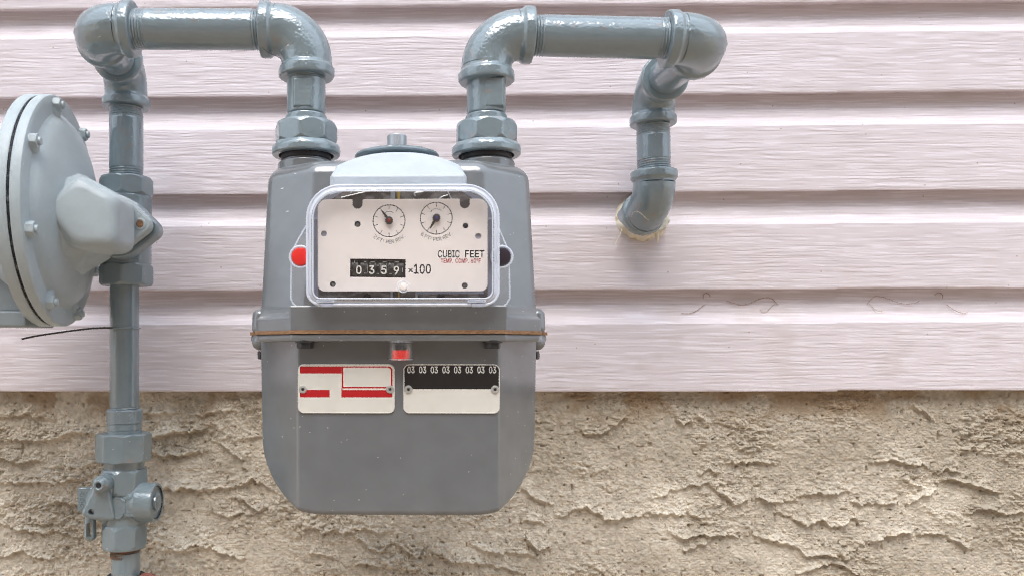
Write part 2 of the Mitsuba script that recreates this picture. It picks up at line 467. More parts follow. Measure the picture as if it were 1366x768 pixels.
trace(80, 520, 3.095,
      [(380, 190), (420, 180), (470, 165), (530, 170), (600, 160)], [(380, 255), (460, 268), (530, 262), (600, 245)], [(380, 390), (480, 405), (560, 408), (619, 400)],
      [(-240, 390), (-120, 378), (0, 380), (60, 370), (100, 360)], [(-240, 560), (-100, 580), (0, 575), (60, 600), (120, 610)], [(450, 655), (540, 660), (619, 640)],
      [(-200, 200), (-80, 205), (0, 190), (60, 170), (120, 180), (150, 185)], [(-240, 680), (-150, 665), (-60, 690), (20, 700)], [(-240, 280), (-160, 300), (-60, 290)],
      [(-230, 110), (-120, 100), (-30, 118)], [(0, 470), (60, 465), (110, 480)])


def stucco_sheet(x0, x1, z0, z1, step):
    nx, nz = int((x1 - x0) / step) + 1, int((z1 - z0) / step) + 1
    xs, zs = np.linspace(x0, x1, nx), np.linspace(z0, z1, nz)
    X, Z = np.meshgrid(xs, zs, indexing='ij')
    P = lambda fx, fz, o=0: np.stack([X * fx + o, Z * fz + o * .7, np.full_like(X, o)], -1)
    h = .004 * (meshkit.fbm(P(6, 9, 1), 3, 1) - .5)
    rough = np.clip((meshkit.fbm(P(14, 22, 5), 3, 12) - .47) * 5, 0, 1)
    for e in EDGES:
        w = np.array([at(a, b, FND) for a, b in e])
        ex, ez = w[:, 0], w[:, 2]
        o = np.argsort(ex)
        ex, ez = ex[o], ez[o]
        sel = np.nonzero((xs > ex[0] - .004) & (xs < ex[-1] + .004))[0]
        if not len(sel):
            continue
        xx = xs[sel]
        jag = .009 * (meshkit.fbm(np.stack([xx * 95, xx * 0 + ez[0] * 50, xx * 0], -1), 4, 2) - .5) + .0022 * (meshkit.noise(np.stack([xx * 330, xx * 0 + ez[0] * 50, xx * 0], -1), 3) - .5)
        line = np.interp(xx, ex, ez) + jag
        span = ex[-1] - ex[0]
        s = np.clip((xx - ex[0]) / span, 0, 1)
        amp = np.clip(np.minimum(s, 1 - s) * 6, .15, 1) * (.0019 + .0023 * meshkit.noise(np.stack([xx * 25, xx * 0 + 3, xx * 0 + ez[0] * 10], -1), 4))
        dz = Z[sel] - line[:, None]
        up = np.exp(-np.clip(dz, 0, None) / .0075) * np.clip(dz / .0012 + .5, 0, 1)
        lip = .45 * np.exp(-((dz - .0011) / .0012) ** 2)
        h[sel] += amp[:, None] * (up + lip) - .0011 * np.exp(-np.abs(dz + .003) / .004) * (dz < 0)
        rough[sel] = np.maximum(rough[sel], up * .9)
        rough[sel] *= 1 - .75 * np.exp(-np.clip(-dz, 0, None) / .010) * (dz < 0)
    # small ragged scabs everywhere
    f = meshkit.fbm(P(42, 85, 11) + .6 * meshkit.noise(P(70, 70, 3), 6)[..., None], 4, 20)
    h += .0026 * np.clip((f - .5) * 18, 0, 1) * (.25 + .75 * rough)
    g = meshkit.fbm(P(190, 300, 2), 3, 31)
    h += (.0004 + .0031 * rough) * (np.clip(g - .40, 0, 1) * 2.6)
    h += .0019 * (np.abs(meshkit.noise(P(330, 380, 7), 41) - .5) * 2 - .4) * (.5 + rough)
    pit = meshkit.noise(P(230, 230, 9), 55)
    h -= .003 * np.clip((pit - .86) * 9, 0, 1)
    top = np.clip((Z - (H - .085)) / .03, 0, 1)
    h *= 1 - .35 * top
    return tri(np.stack([X, FND - h, Z], -1).reshape(-1, 3), grid_faces(nx, nz, False))


fw = thing('foundation_wall', 'rough tan trowelled stucco foundation wall below the siding', 'wall')
fz0, fz1 = H - .275, H - .040
obj('stucco_coat', stucco_sheet(-.60, .80, fz0, fz1, .00085), 'stucco', fw, smooth=False)
bk = [trimesh.creation.box(bounds=[[-3, FND, -.2], [-.60, FND + .05, fz1]]), trimesh.creation.box(bounds=[[.80, FND, -.2], [3, FND + .05, fz1]]),
      trimesh.creation.box(bounds=[[-.60, FND, -.2], [.80, FND + .05, fz0]])]
obj('rendered_block', bk, 'stucco', fw, smooth=False)
obj('sheathing', trimesh.creation.box(bounds=[[-3, FND + .012, fz1 - .001], [3, FND + .06, butts[-1]]]), 'dark_gap', hw, smooth=False)

# ------------------------------------------------------------------ pipe fittings
R1 = .0167                                      # one inch pipe


def elbow_mesh(c, d1, d2, leg1=.039, leg2=.039, body=.0208, band=.0231, bw=.0092, bend=.027, seam=True):
    d1, d2 = unit(d1), unit(d2)
    c = np.asarray(c, float)
    ang = math.acos(np.clip(np.dot(d1, d2), -1, 1))
    tl = bend / math.tan(ang / 2)
    bis = unit(d1 + d2)
    cen = c + bis * bend / math.sin(ang / 2)
    a, b = c + d1 * tl, c + d2 * tl
    va, vb = a - cen, b - cen
    tot = math.pi - ang
    ax = unit(np.cross(va, vb))
    arc = [cen + va * math.cos(t) + np.cross(ax, va) * math.sin(t) for t in np.linspace(0, tot, 26)]
    def leg(L):
        return np.unique(np.r_[0, .0005, .0012, .003, bw - .002, bw - .001, bw - .0003, bw + .0004, bw + .0012, bw + .0022, bw + .004, np.linspace(bw + .004, L - tl, 4)[1:-1]])
    def rad(s):
        return np.interp(s, [0, .0005, .0012, .003, bw - .002, bw - .001, bw - .0003, bw + .0004, bw + .0012, bw + .0022],
                         [band - .0014, band - .0005, band, band + .0001, band + .0001, band - .0002, band - .0008, body + .0009, body + .0003, body])
    s1, s2 = leg(leg1), leg(leg2)
    path = [c + d1 * (leg1 - s) for s in s1] + arc + [c + d2 * (leg2 - s) for s in s2[::-1]]
    r = np.r_[rad(s1), np.full(len(arc), body), rad(s2[::-1])]
    n = 56
    th = np.arange(n) / n * 2 * np.pi
    rr = np.repeat(r[:, None], n, 1)
    rr += .0006 * (meshkit.noise(np.stack([np.cos(th)[None] * 2 + np.arange(len(r))[:, None] * .12, np.sin(th)[None] * 2 + np.zeros((len(r), 1)), np.zeros((len(r), n)) + c[0] * 40], -1), 8) - .5)
    if seam:   # casting seam in the plane of the bend
        rr[:, 0] += .0005
        rr[:, n // 2] += .0005
    return sweep(path, rr, n, hint=bis)


def pipe_mesh(p0, p1, r, threads=(.011, .011), n=44, pitch=.0023):
    p0, p1 = np.asarray(p0, float), np.asarray(p1, float)
    L = np.linalg.norm(p1 - p0)
    zs = np.unique(np.r_[np.arange(0, threads[0] + .001, .00036), np.linspace(threads[0] + .001, L - threads[1] - .001, 12), np.arange(L - threads[1] - .001, L, .00036), L])
    th = np.arange(n) / n * 2 * np.pi
    Z, TH = np.meshgrid(zs, th, indexing='ij')
    ph = (Z / pitch - TH / (2 * np.pi)) % 1
    ridge = np.abs(ph - .5) * 2
    on = np.zeros_like(Z)
    if threads[0]: on = np.maximum(on, np.clip((threads[0] - Z) / .003, 0, 1))
    if threads[1]: on = np.maximum(on, np.clip((Z - L + threads[1]) / .003, 0, 1))
    rr = r - on * (.0012 * ridge - .0001)
    path = p0 + (p1 - p0)[None] * (zs / L)[:, None]
    return sweep(path, rr, n)


# ------------------------------------------------------------------ inlet pipe (left)
L2 = at(409, 40.5, 0)
L1 = at(124, 39, 0)
L3 = at(168.5, 93, .122)
b1 = unit(L3 - L1)
ip = thing('inlet_pipe', 'glossy grey pipe run from the left riser up and over into the meter', 'pipe')
obj('elbow', elbow_mesh(L1, L2 - L1, b1, leg1=.0365), 'cast_paint', ip)
obj('pipe', pipe_mesh(L1 + unit(L2 - L1) * .030, L2 - unit(L2 - L1) * .030, R1, (.018, .016)), 'pipe_paint', ip)
obj('elbow', elbow_mesh(L2, L1 - L2, V(0, 0, -1), leg2=.041), 'cast_paint', ip)
obj('elbow', elbow_mesh(L3, -b1, V(0, 0, -1), leg2=.039), 'cast_paint', ip)
obj('nipple', pipe_mesh(L1 + b1 * .03, L3 - b1 * .03, R1, (.02, .02)), 'pipe_paint', ip)
REGTOP = at(168.5, 240, .122)
obj('nipple', pipe_mesh(L3 + V(0, 0, -.03), REGTOP + V(0, 0, -.004), R1, (.0215, .0165)), 'pipe_paint', ip)


def swivel(parent, x, elbow_z, rot, pad):
    """union above a meter connection: tail piece, swivel nut, spud"""
    c = at(x, 150, 0)
    z = lambda py: at(x, py, 0)[2]
    P = lambda py: V(c[0], 0, z(py))
    obj('thread_end', pipe_mesh(V(c[0], 0, elbow_z - .03), P(116), .0163, (0, .012)), 'pipe_paint', parent)
    top, bot = z(109), z(154)
    body = lathe([(.0150, 0), (.0160, .0008), (.0164, .002), (.0164, top - bot)], P(154), V(0, 0, 1), 56)
    # raised wrench pad on the front
    w = .0072 * 1
    px0 = c[0] + pad
    ring = plate(rrect(px0 - w, z(149), px0 + w, z(113), .001), -.0172, -.010, .0008)
    rim = [plate(sbox(px0 - w - .0009, z(149.5), px0 - w + .0004, z(112.5)), -.0166, -.010), plate(sbox(px0 + w - .0004, z(149.5), px0 + w + .0009, z(112.5)), -.0166, -.010)]
    mark = [text(s, .0042, px0 + .0088, zz, -.0146, angle=math.pi / 2, bold=True) for s, zz in ()]
    obj('tail_piece', [body, ring] + rim + mark, 'cast_paint', parent)
    obj('collar', lathe([(.0150, 0), (.0172, .0006), (.0175, .002), (.0175, .0075), (.0168, .0088), (.015, .009)], P(169), V(0, 0, 1), 48), 'pipe_paint', parent)
    zt, zm, zb = z(166), z(192), z(209)
    nut = prism(8, .0535, 0, zt - zm + .002, V(c[0], 0, zm - .002), V(0, 0, 1), rot, .0032)
    N = 96
    th = np.arange(N) / N * 2 * np.pi
    loc = (th - rot + math.pi / 8) % (math.pi / 4) - math.pi / 8
    oct_ = np.minimum(.0252 / np.cos(loc), .0266)
    rings = []
    uu, ww, dd = frame(V(0, 0, 1))
    for base, mixo, zz in ((.0225, 0, .0035), (.0235, 0, 0), (.0280, 0, .0002), (.0289, .0, .0012), (.0291, 0, .0045), (.0288, .1, .0072), (.0, 1, .0098)):
        rr = base * (1 - mixo) + oct_ * mixo if base else oct_
        rings.append(V(c[0], 0, zb) + zz * dd + rr[:, None] * (np.cos(th)[:, None] * uu + np.sin(th)[:, None] * ww))
    skirt = ring_surface(np.array(rings), caps=False)
    obj('swivel_nut', [nut, skirt], 'cast_paint', parent, smooth=28)
    obj('seal_washer', lathe([(.0205, 0), (.0212, .001), (.0212, .012), (.0205, .013)], V(c[0], 0, zb - .004), V(0, 0, 1), 40), 'dark_rubber', parent)
    return c[0], zb


xl, zsp = swivel(ip, 408.5, L2[2], .33, -.0012)

# ------------------------------------------------------------------ outlet pipe (right)
Q1 = at(649, 46.5, 0)
Q2 = at(948, 53.5, .0)
Q3 = at(871, 117, .150)
Q4 = at(872.5, 279, .150)
op = thing('outlet_pipe', 'glossy grey pipe run from the meter over to the right and into the wall', 'pipe')
b2 = unit(Q3 - Q2)
h2 = unit(Q2 - Q1)
obj('elbow', elbow_mesh(Q1, h2, V(0, 0, -1), leg2=.041), 'cast_paint', op)
obj('pipe', pipe_mesh(Q1 + h2 * .030, Q2 - h2 * .026, R1, (.018, .020)), 'pipe_paint', op)
obj('elbow', elbow_mesh(Q2, -h2, b2, leg1=.0385), 'cast_paint', op)
obj('nipple', pipe_mesh(Q2 + b2 * .03, Q3 - b2 * .03, R1, (.01, .01)), 'pipe_paint', op)
obj('elbow', elbow_mesh(Q3, -b2, V(0, 0, -1)), 'cast_paint', op)
obj('nipple', pipe_mesh(Q3 + V(0, 0, -.03), Q4 + V(0, 0, .03), R1, (.0215, .0215)), 'pipe_paint', op)
obj('elbow', elbow_mesh(Q4, V(0, 0, 1), V(-.10, 1, -.0), leg2=.032), 'cast_paint', op)
obj('wall_nipple', rod(Q4 + V(-.003, .03, 0), Q4 + V(-.006, .09, 0), R1), 'pipe_paint', op)
swivel(op, 648.5, Q1[2], .0, .0052)

# ------------------------------------------------------------------ gas meter
gm = thing('gas_meter', 'grey residential gas meter with a clear index cover between the two pipe runs', 'gas meter')
MX = at(531, 460, 0)[0]                          # the meter's axis
FY = -.080                                       # its front face


def zz(py, y=FY):
    return at(531, py, y)[2]


def xx(px, y=FY):
    return at(px, 400, y)[0]


# lower case: convex, rounded
wf, ww_, yb = .0755, .1150, .075


def octagon(wfront, wside, yf, ymid, yback):
    return [(-wfront, yf), (wfront, yf), (wside, ymid), (wside, yback - .03), (wside - .03, yback), (-wside + .03, yback), (-wside, yback - .03), (-wside, ymid)]


zbot, ztop = zz(688, FY), zz(452, FY)
import manifold3d as m3


def ext(poly, h):
    return m3.Manifold.extrude(m3.CrossSection([poly]), h)


rs = .0045
plan = Polygon(octagon(wf, ww_, FY, -.012, yb)).buffer(-rs, join_style='mitre')
body = ext(np.array(plan.exterior.coords)[:-1][::-1] if not plan.exterior.is_ccw else np.array(plan.exterior.coords)[:-1], ztop - zbot)
body = body.translate([0, 0, zbot + rs])
ell = []
hw_, a_, b_ = ww_ - rs - .0022, .053, .047
for t in np.radians(np.linspace(0, 90, 16)):
    ell.append((hw_ - a_ + a_ * math.sin(t), zbot + rs + b_ - b_ * math.cos(t)))
side = ell + [(hw_ + .0026, ztop + .02)]
sil = [(x, z) for x, z in side] + [(-x, z) for x, z in side[::-1]]
silm = ext(np.array(sil), .4).rotate([90, 0, 0]).translate([0, .2, 0])
low = (body ^ silm)
lv = low.to_mesh().vert_properties[:, :3]
s2 = trimesh.creation.icosphere(subdivisions=2).vertices * rs
lowm = trimesh.convex.convex_hull((lv[:, None] + s2[None]).reshape(-1, 3))
lowm.apply_translation([MX, 0, 0])
obj('lower_case', lowm, 'meter_paint', gm, smooth=40)


# flanges and gasket: stepped outline in plan
def flange_outline(g=0.0):
    p = Polygon([(-.0795, -.0955), (.0795, -.0955), (.0795, -.0815), (.1100, -.0505), (.1128, -.044), (.1128, .060), (.09, .084), (-.09, .084), (-.1128, .060), (-.1128, -.044), (-.1100, -.0505), (-.0795, -.0815)])
    ears = [Point(s * .1180, .004).buffer(.0078) for s in (-1, 1)]
    q = p
    for e in ears:
        q = q.union(e)
    return q.buffer(.003).buffer(-.006).buffer(.003 + g)


def zplate(poly, z0, z1, bevel=.0):
    c = np.array(poly.exterior.coords)[:-1]
    if not poly.exterior.is_ccw: c = c[::-1]
    rings = []
    b = bevel
    seq = [(-b, z0), (-b * .3, z0 + b * .3), (0, z0 + b), (0, z1 - b), (-b * .3, z1 - b * .3), (-b, z1)] if b else [(0, z0), (0, z1)]
    t = np.roll(c, -1, 0) - np.roll(c, 1, 0)
    t /= np.linalg.norm(t, axis=1, keepdims=True)
    nrm = np.stack([t[:, 1], -t[:, 0]], -1)
    for o, z in seq:
        cc = c + nrm * o
        rings.append(np.stack([cc[:, 0] + MX, cc[:, 1], np.full(len(cc), z)], -1))
    R = np.array(rings)
    out = [tri(R.reshape(-1, 3), grid_faces(len(R), len(c), True))]
    for q, flip in ((R[0], True), (R[-1], False)):
        tv, tf = trimesh.creation.triangulate_polygon(Polygon(q[:, :2]), engine='earcut')
        out.append(tri(np.column_stack([tv, np.full(len(tv), q[0, 2])]), np.asarray(tf)[:, ::-1] if flip else tf))
    return trimesh.util.concatenate(out)


YF = -.0955
zg0, zg1 = zz(444.5, YF), zz(440.0, YF)
zlow = zz(455, YF)
fo = flange_outline()
obj('lower_flange', zplate(fo, zlow, zg0, .0016), 'meter_paint', gm, smooth=35)
gk = fo.buffer(.0010)
gc = np.array(gk.segmentize(.002).exterior.coords)
jit = .0007 * (meshkit.fbm(np.column_stack([gc * 300, gc[:, :1] * 0]), 3, 4) - .5)
gk = Polygon(gc + jit[:, None] * np.sign(gc))
obj('gasket', zplate(gk, zg0 - .0001, zg1 + .0001), 'gasket_fibre', gm, smooth=False)

# upper case: rings of a rounded outline swept up, flaring into the flange
NR = 240


def section(wfr, ws, yf, ym, ybk, r):
    q = Polygon(octagon(wfr, ws, yf, ym, ybk)).buffer(-r, join_style='mitre').buffer(r, quad_segs=12)
    c = q.exterior
    st = c.project(Point(0, yf))
    pts = [c.interpolate((st + c.length * i / NR) % c.length) for i in range(NR)]
    a = np.array([(p.x, p.y) for p in pts])
    if c.is_ccw is False: a = a[::-1]
    return a


def loft(specs):
    R = []
    for z, args in specs:
        a = section(*args)
        R.append(np.column_stack([a[:, 0] + MX, a[:, 1], np.full(NR, z)]))
    return ring_surface(np.array(R))


z_fl, z_sh, z_cov, z_top = zg1, zz(424, -.06), zz(404, -.05), zz(215, -.034)
specs = [(z_fl, (.079, .1130, -.079, -.046, .08, .004)), (z_sh - .0015, (.079, .1130, -.079, -.046, .08, .004)), (z_sh, (.0785, .1124, -.0785, -.0455, .079, .004))]
for t in np.linspace(0.06, 1, 9):      # cove
    q = 1 - math.sqrt(1 - (1 - t) ** 2)
    w = .1105 + .0019 * q
    yf = -.0675 - .011 * q
    specs.append((z_sh + (z_cov - z_sh) * t, (.072 + .0065 * q, w, yf, -.0345 - .011 * q, .078, .005)))
for t in np.linspace(.08, 1, 8):
    zq = z_cov + (z_top - .015 - z_cov) * t
    specs.append((zq, (.072 - .004 * t, .1105 - .0025 * t, -.0675 + .0185 * t, -.0345 + .013 * t, .078 - .01 * t, .006 + .006 * t)))
wl, yl, ml, bl = .1080, -.049, -.0215, .068
for a in np.linspace(10, 90, 9):
    r = .015
    ca, sa = 1 - math.cos(math.radians(a)), math.sin(math.radians(a))
    specs.append((z_top - r + r * sa, (.068 - r * ca * .5, wl - r * ca, yl + r * ca, ml + r * ca * .6, bl - r * ca, .012)))
upper = loft(specs)
# index housing in the middle of the front
zi0, zi1 = zg1, zz(246, -.08)
block = rbox([MX - .0795, -.0955, zi0 - .004], [MX + .0795, -.03, zz(411, -.09) + .002], .0015)
bm = []
for m in (block,):
    bm.append(m.slice_plane([0, 0, zi0 + .00005], [0, 0, 1], cap=True))
obj('upper_case', [upper] + bm, 'meter_paint', gm, smooth=40)
for s in (-1, 1):                       # ears at the sides with their bolts
    ex = MX + s * .1172
    ear = hull([[ex, -.002, zg1 + .0035], [ex, .014, zg1 + .0035], [ex - s * .0, .0, zg1 + .0135], [ex - s * .004, .014, zg1 + .0145], [ex - s * .012, .006, zg1 + .0145], [ex - s * .012, .006, zg1 + .0035]], .0068)
    ear = ear.slice_plane([0, 0, zg1 + .0002], [0, 0, 1], cap=True)
    low_ear = hull([[ex, -.002, zg0 - .006], [ex, .014, zg0 - .006], [ex, 0.006, zg0 + .004], [ex - s * .012, .006, zg0 - .006]], .0068).slice_plane([0, 0, zg0 - .0002], [0, 0, -1], cap=True)
    rib = hull([[ex - s * .002, .02, zg1 + .012], [ex - s * .012, .02, zg1 + .036], [ex - s * .014, .02, zg1 + .012]], .002)
    obj('bolt_ear', [ear, low_ear, rib], 'meter_paint', gm)
    obj('side_bolt', prism(6, .011, 0, .007, V(ex - s * .003, .0, zg0 - .0205), V(0, 0, 1)), 'black_bolt', gm)
for px in (407, 657):
    p = at(px, 459, -.0885)
    obj('flange_bolt', [prism(6, .0125, -.0052, .0, V(p[0], -.0885, zlow - .0001), V(0, 0, 1), .2), rod(V(p[0], -.0885, zlow - .0012), V(p[0], -.0885, zlow + .001), .0072, .0004)], 'black_bolt', gm)
# top dome and its cap
zd0, zd1 = zz(250, -.075), zz(201.5, -.05)
pts = []
for t in np.linspace(-1, 1, 15):
    x = .0455 * t
    top = zd1 - .0095 * abs(t) ** 2.4
    pts.append([MX + x, -.045, top - .004])
    pts.append([MX + x, .0, top - .004])
    pts.append([MX + x * 1.04, -.077, zd0 + .006])
    pts.append([MX + x * 1.04, .0, zd0])
    pts.append([MX + x * 1.04, -.077, zd0 - .01])
dome = hull(pts, .004)
obj('valve_dome', dome, 'dull_dome', gm, smooth=45)
capz = zz(208.5, -.012)
pc = V(MX - .001, -.006, capz)
obj('dome_cap', lathe([(.018, -.004), (.0345, -.001), (.0355, .0), (.0352, .0015), (.033, .0024), (.012, .0045), (.0105, .0052), (.0, .0054)], pc, V(0, 0, 1), 64), 'pipe_paint', gm)
obj('cap_stub', lathe([(.0083, 0), (.0083, .0135), (.0079, .0142), (.0066, .0143), (.0064, .009)], pc + V(0, 0, .004), V(0, 0, 1), 40), 'galvanised', gm)
# inlet and outlet spuds
for px in (408.5, 648.5):
    x = at(px, 150, 0)[0]
    z0 = z_top
    obj('spud', lathe([(.0240, -.012), (.0240, .0045), (.0232, .006), (.0205, .0065), (.0200, .008), (.0200, .03)], V(x, 0, z0), V(0, 0, 1), 48), 'meter_paint', gm)

# index: bezel, movement, plate, counter, dials
YB = -.0840
cov = rrect(xx(409, -.10), zz(409, -.10), xx(665.5, -.10), zz(248, -.10), .011, .0245, 14)
bez = cov.buffer(-.002)
obj('index_housing', plate(cov.buffer(-.0012), -.0818, -.045), 'meter_paint', gm, smooth=35)
obj('index_bezel', plate(bez, YB - .001, -.081), 'bezel_grey', gm, smooth=False)
mv = obj('index_movement', plate(Polygon([(xx(440, YB), zz(268, YB)), (xx(462, YB), zz(254, YB)), (xx(600, YB), zz(253, YB)), (xx(615, YB), zz(256, YB)), (xx(636, YB), zz(270, YB)), (xx(640, YB), zz(300, YB)), (xx(436, YB), zz(300, YB))]), YB - .0022, YB - .0009), 'movement_dark', gm, smooth=False)
obj('lower_recess', plate(sbox(xx(425, YB), zz(402, YB), xx(650, YB), zz(380, YB)), YB - .0022, YB - .0009), 'movement_dark', mv, smooth=False)
yw = -.0875
A = lambda x, y, Y=yw: at(x, y, Y)
for w in ([A(455, 264), A(480, 258), A(518, 250)], [A(468, 258), A(472, 249)], [A(554, 262), A(553, 258), A(560, 257), A(566, 255), A(570, 249)], [A(594, 249), A(603, 268)], [A(584, 268), A(592, 262), A(597, 261)]):
    obj('wire', wire(w, .0005), 'bright_wire', mv)
obj('strip', plate(sbox(xx(530, yw), zz(268, yw), xx(533.5, yw), zz(249, yw)), yw - .0005, yw + .0008), 'yellow_strip', mv, smooth=False)
obj('bar', plate(sbox(xx(521, yw), zz(268, yw), xx(527, yw), zz(249, yw)), yw - .0008, yw + .0008, .0003), 'galvanised', mv)
obj('strip', plate(sbox(xx(531, yw), zz(400, yw), xx(533, yw), zz(386, yw)), yw - .0005, yw + .0008), 'yellow_strip', mv, smooth=False)
obj('bar', plate(sbox(xx(521, yw), zz(402, yw), xx(524, yw), zz(386, yw)), yw - .001, yw + .0008, .0003), 'galvanised', mv)
obj('bar', plate(sbox(xx(554, yw), zz(402, yw), xx(557, yw), zz(386, yw)), yw - .001, yw + .0008, .0003), 'galvanised', mv)
obj('bar', plate(sbox(xx(557, yw), zz(392, yw), xx(645, yw), zz(388, yw)), yw - .001, yw + .0008, .0003), 'bezel_grey', mv)
for px in (490, 588):
    p = A(px, 397)
    obj('screw_head', rod(p, p + V(0, .002, 0), .003), 'dark_gap', mv)

YP = -.0970
px_ = lambda v: at(v, 330, YP)[0]
pz_ = lambda v: at(531, v, YP)[2]
pl = rrect(px_(424.5), pz_(388), px_(650), pz_(266.5), .0048, .0062)
for a in (477, 620):
    n_ = sbox(px_(a - 7.2), pz_(272), px_(a + 7.2), pz_(262)).union(Point(px_(a), pz_(272)).buffer(.0039))
    pl = pl.difference(n_)
window = affinity.rotate(sbox(px_(467), pz_(370), px_(541), pz_(345.5)), -.8)
pl = pl.difference(window)
for a, b, r in ((432, 311.5, .0022), (638, 315.5, .0022), (477, 299, .0022), (621, 301.5, .0020), (444, 379, .0021), (620, 381, .0021)):
    pl = pl.difference(Point(px_(a), pz_(b)).buffer(r))
ix = obj('index_plate', plate(pl, YP, YP + .0016), 'index_cream', gm, smooth=False)
rimpts = np.array(pl.exterior.segmentize(.002).coords)[:-1]
obj('plate_edge', sweep(np.column_stack([rimpts[:, 0], np.full(len(rimpts), YP + .0004), rimpts[:, 1]])[list(range(len(rimpts))) + [0]], np.full(len(rimpts) + 1, .0004), 6, caps=False), 'tag_white', ix)
for a, b in ((477, 299), (621, 301.5), (444, 379), (620, 381)):
    p = V(px_(a), YP, pz_(b))
    obj('screw', [lathe([(.0018, .0), (.0016, -.0012 * 1), (.0008, -.0014)], p + V(0, .0010, 0), V(0, 1, 0), 24), lathe([(.0021, 0), (.0021, .002)], p + V(0, .0012, 0), V(0, 1, 0), 24)], 'dark_gap', ix)
for a, b in ((432, 311.5), (638, 315.5)):
    obj('hole_back', rod(V(px_(a), YP + .0018, pz_(b)), V(px_(a), YP + .0028, pz_(b)), .003), 'bezel_grey', ix)
obj('counter', plate(window.buffer(.002), YP + .0030, YP + .006), 'counter_wheel', ix, smooth=False)
drums = []
for i in range(6):
    p = at(473 + 12.2 * i, 357.8 + .25 * i, YP)
    drums.append(rod(V(p[0] - .0026, YP + .0115, p[2]), V(p[0] + .0026, YP + .0115, p[2]), .0102, .0004, 48))
obj('counter_drum', drums, 'counter_wheel', ix)
dg = []
for s, a, b in (('0', 478.6, 365.3), ('3', 495.8, 365.2), ('5', 512, 365.5), ('9', 528.8, 366)):
    p = at(a, b, YP)
    dg.append(text(s, .0059, p[0], p[2], YP + .0009, True, 0, .0040, True))
obj('counter_digits', dg, 'digit_white', ix, smooth=False)
marks = []
for a, b, w_, h_ in ((473, 349.5, 1, 3), (487, 349, 3, .8), (497, 349.3, 6, .8), (504, 354, 3, 1), (513, 349.2, 5, .8), (520, 352, 2, 2), (529, 349.6, 6, .8), (487, 364.5, 3, .8), (504, 364.8, 3, .8), (521, 365, 3, .8), (537, 360, 1, 6), (490.5, 358, .6, 12), (508, 358, .6, 12), (516, 358, .6, 14)):
    p = at(a, b, YP)
    q = k(YP) / 2
    marks.append(plate(sbox(p[0] - w_ * q, p[2] - h_ * q, p[0] + w_ * q, p[2] + h_ * q), YP + .0008, YP + .0012))
obj('drum_marks', marks, 'galvanised', ix, smooth=False)
yt = YP - .00006
pr = []
pr.append(text('x', .0036, px_(544.5), pz_(363.2), yt, True, 0, .0036))
pr.append(text('100', .0066, px_(552), pz_(365.2), yt, True, 0, .0124))
pr.append(text('CUBIC', .0050, px_(584), pz_(343.8), yt, True, 0, .0158))
pr.append(text('FEET', .0050, px_(620.3), pz_(343.8), yt, True, 0, .0140))
red = [text('TEMP.', .0031, px_(588), pz_(351.2), yt, True, 0, .0089), text('COMP.', .0031, px_(607.5), pz_(351.2), yt, True, 0, .0096), text('60°F', .0031, px_(628), pz_(351.2), yt, True, 0, .0073)]
for (cx, cy, r, txt, aoff, ring_arrow) in ((519, 295, .01155, '2 FT³ PER REV.', 0, (60, 128)), (582, 291.7, .01150, '½ FT³ PER REV.', 0, (58, 128))):
    c = V(px_(cx), 0, pz_(cy))
    circ = Point(c[0], c[2]).buffer(r + .0003, quad_segs=24).difference(Point(c[0], c[2]).buffer(r - .0003, quad_segs=24))
    pr.append(plate(circ, YP - .0001, YP + .0002))
    for i in range(10):
        a = math.radians(90 + 36 * i)
        u = V(math.cos(a), 0, math.sin(a))
        l = LineString([(c[0] + u[0] * r * .73, c[2] + u[2] * r * .73), (c[0] + u[0] * r * .99, c[2] + u[2] * r * .99)]).buffer(.00022, cap_style='flat')
        pr.append(plate(l, YP - .0001, YP + .0002))
    arc = LineString([(c[0] + .58 * r * math.cos(math.radians(t)), c[2] + .58 * r * math.sin(math.radians(t))) for t in range(ring_arrow[0], ring_arrow[1], 4)]).buffer(.00018, cap_style='flat')
    e = math.radians(ring_arrow[1])
    tip = V(c[0] + .58 * r * math.cos(e + .12), 0, c[2] + .58 * r * math.sin(e + .12))
    head = Polygon([(tip[0], tip[2]), (tip[0] + .0013, tip[2] + .0010), (tip[0] + .0012, tip[2] - .0001)])
    pr.append(plate(arc.union(head), YP - .0001, YP + .0002))
    # lettering on an arc under the dial
    hh = .0027
    rb = r + .0050
    pos, chars = 0.0, []
    for ch in txt:
        if ch == ' ':
            pos += .0011
            continue
        small = ch == '³'
        s = '3' if small else ch
        hq = hh * (.62 if small else 1)
        if ch == '½':
            chars.append(('1', hh * .6, pos + .0002, .0011)); chars.append(('/', hh * .95, pos + .0008, 0)); chars.append(('2', hh * .6, pos + .0016, 0)); pos += .0026
            continue
        m = meshkit.text_mesh(s, hq, .0001)
        wch = np.ptp(m.vertices[:, 0])
        chars.append((s, hq, pos + wch / 2, .001 if small else 0))
        pos += wch + .00042
    fit = math.radians(92) * rb / pos
    span = math.radians(92)
    for s, hq, q, lift in chars:
        a = -math.pi / 2 - span / 2 + q * fit / rb + .02
        rad = rb - lift + (hq if s == '.' else 0) * 0
        bx, bz = c[0] + rad * math.cos(a), c[2] + rad * math.sin(a)
        pr.append(text(s, hq, bx, bz, yt, False, a + math.pi / 2, None, True))
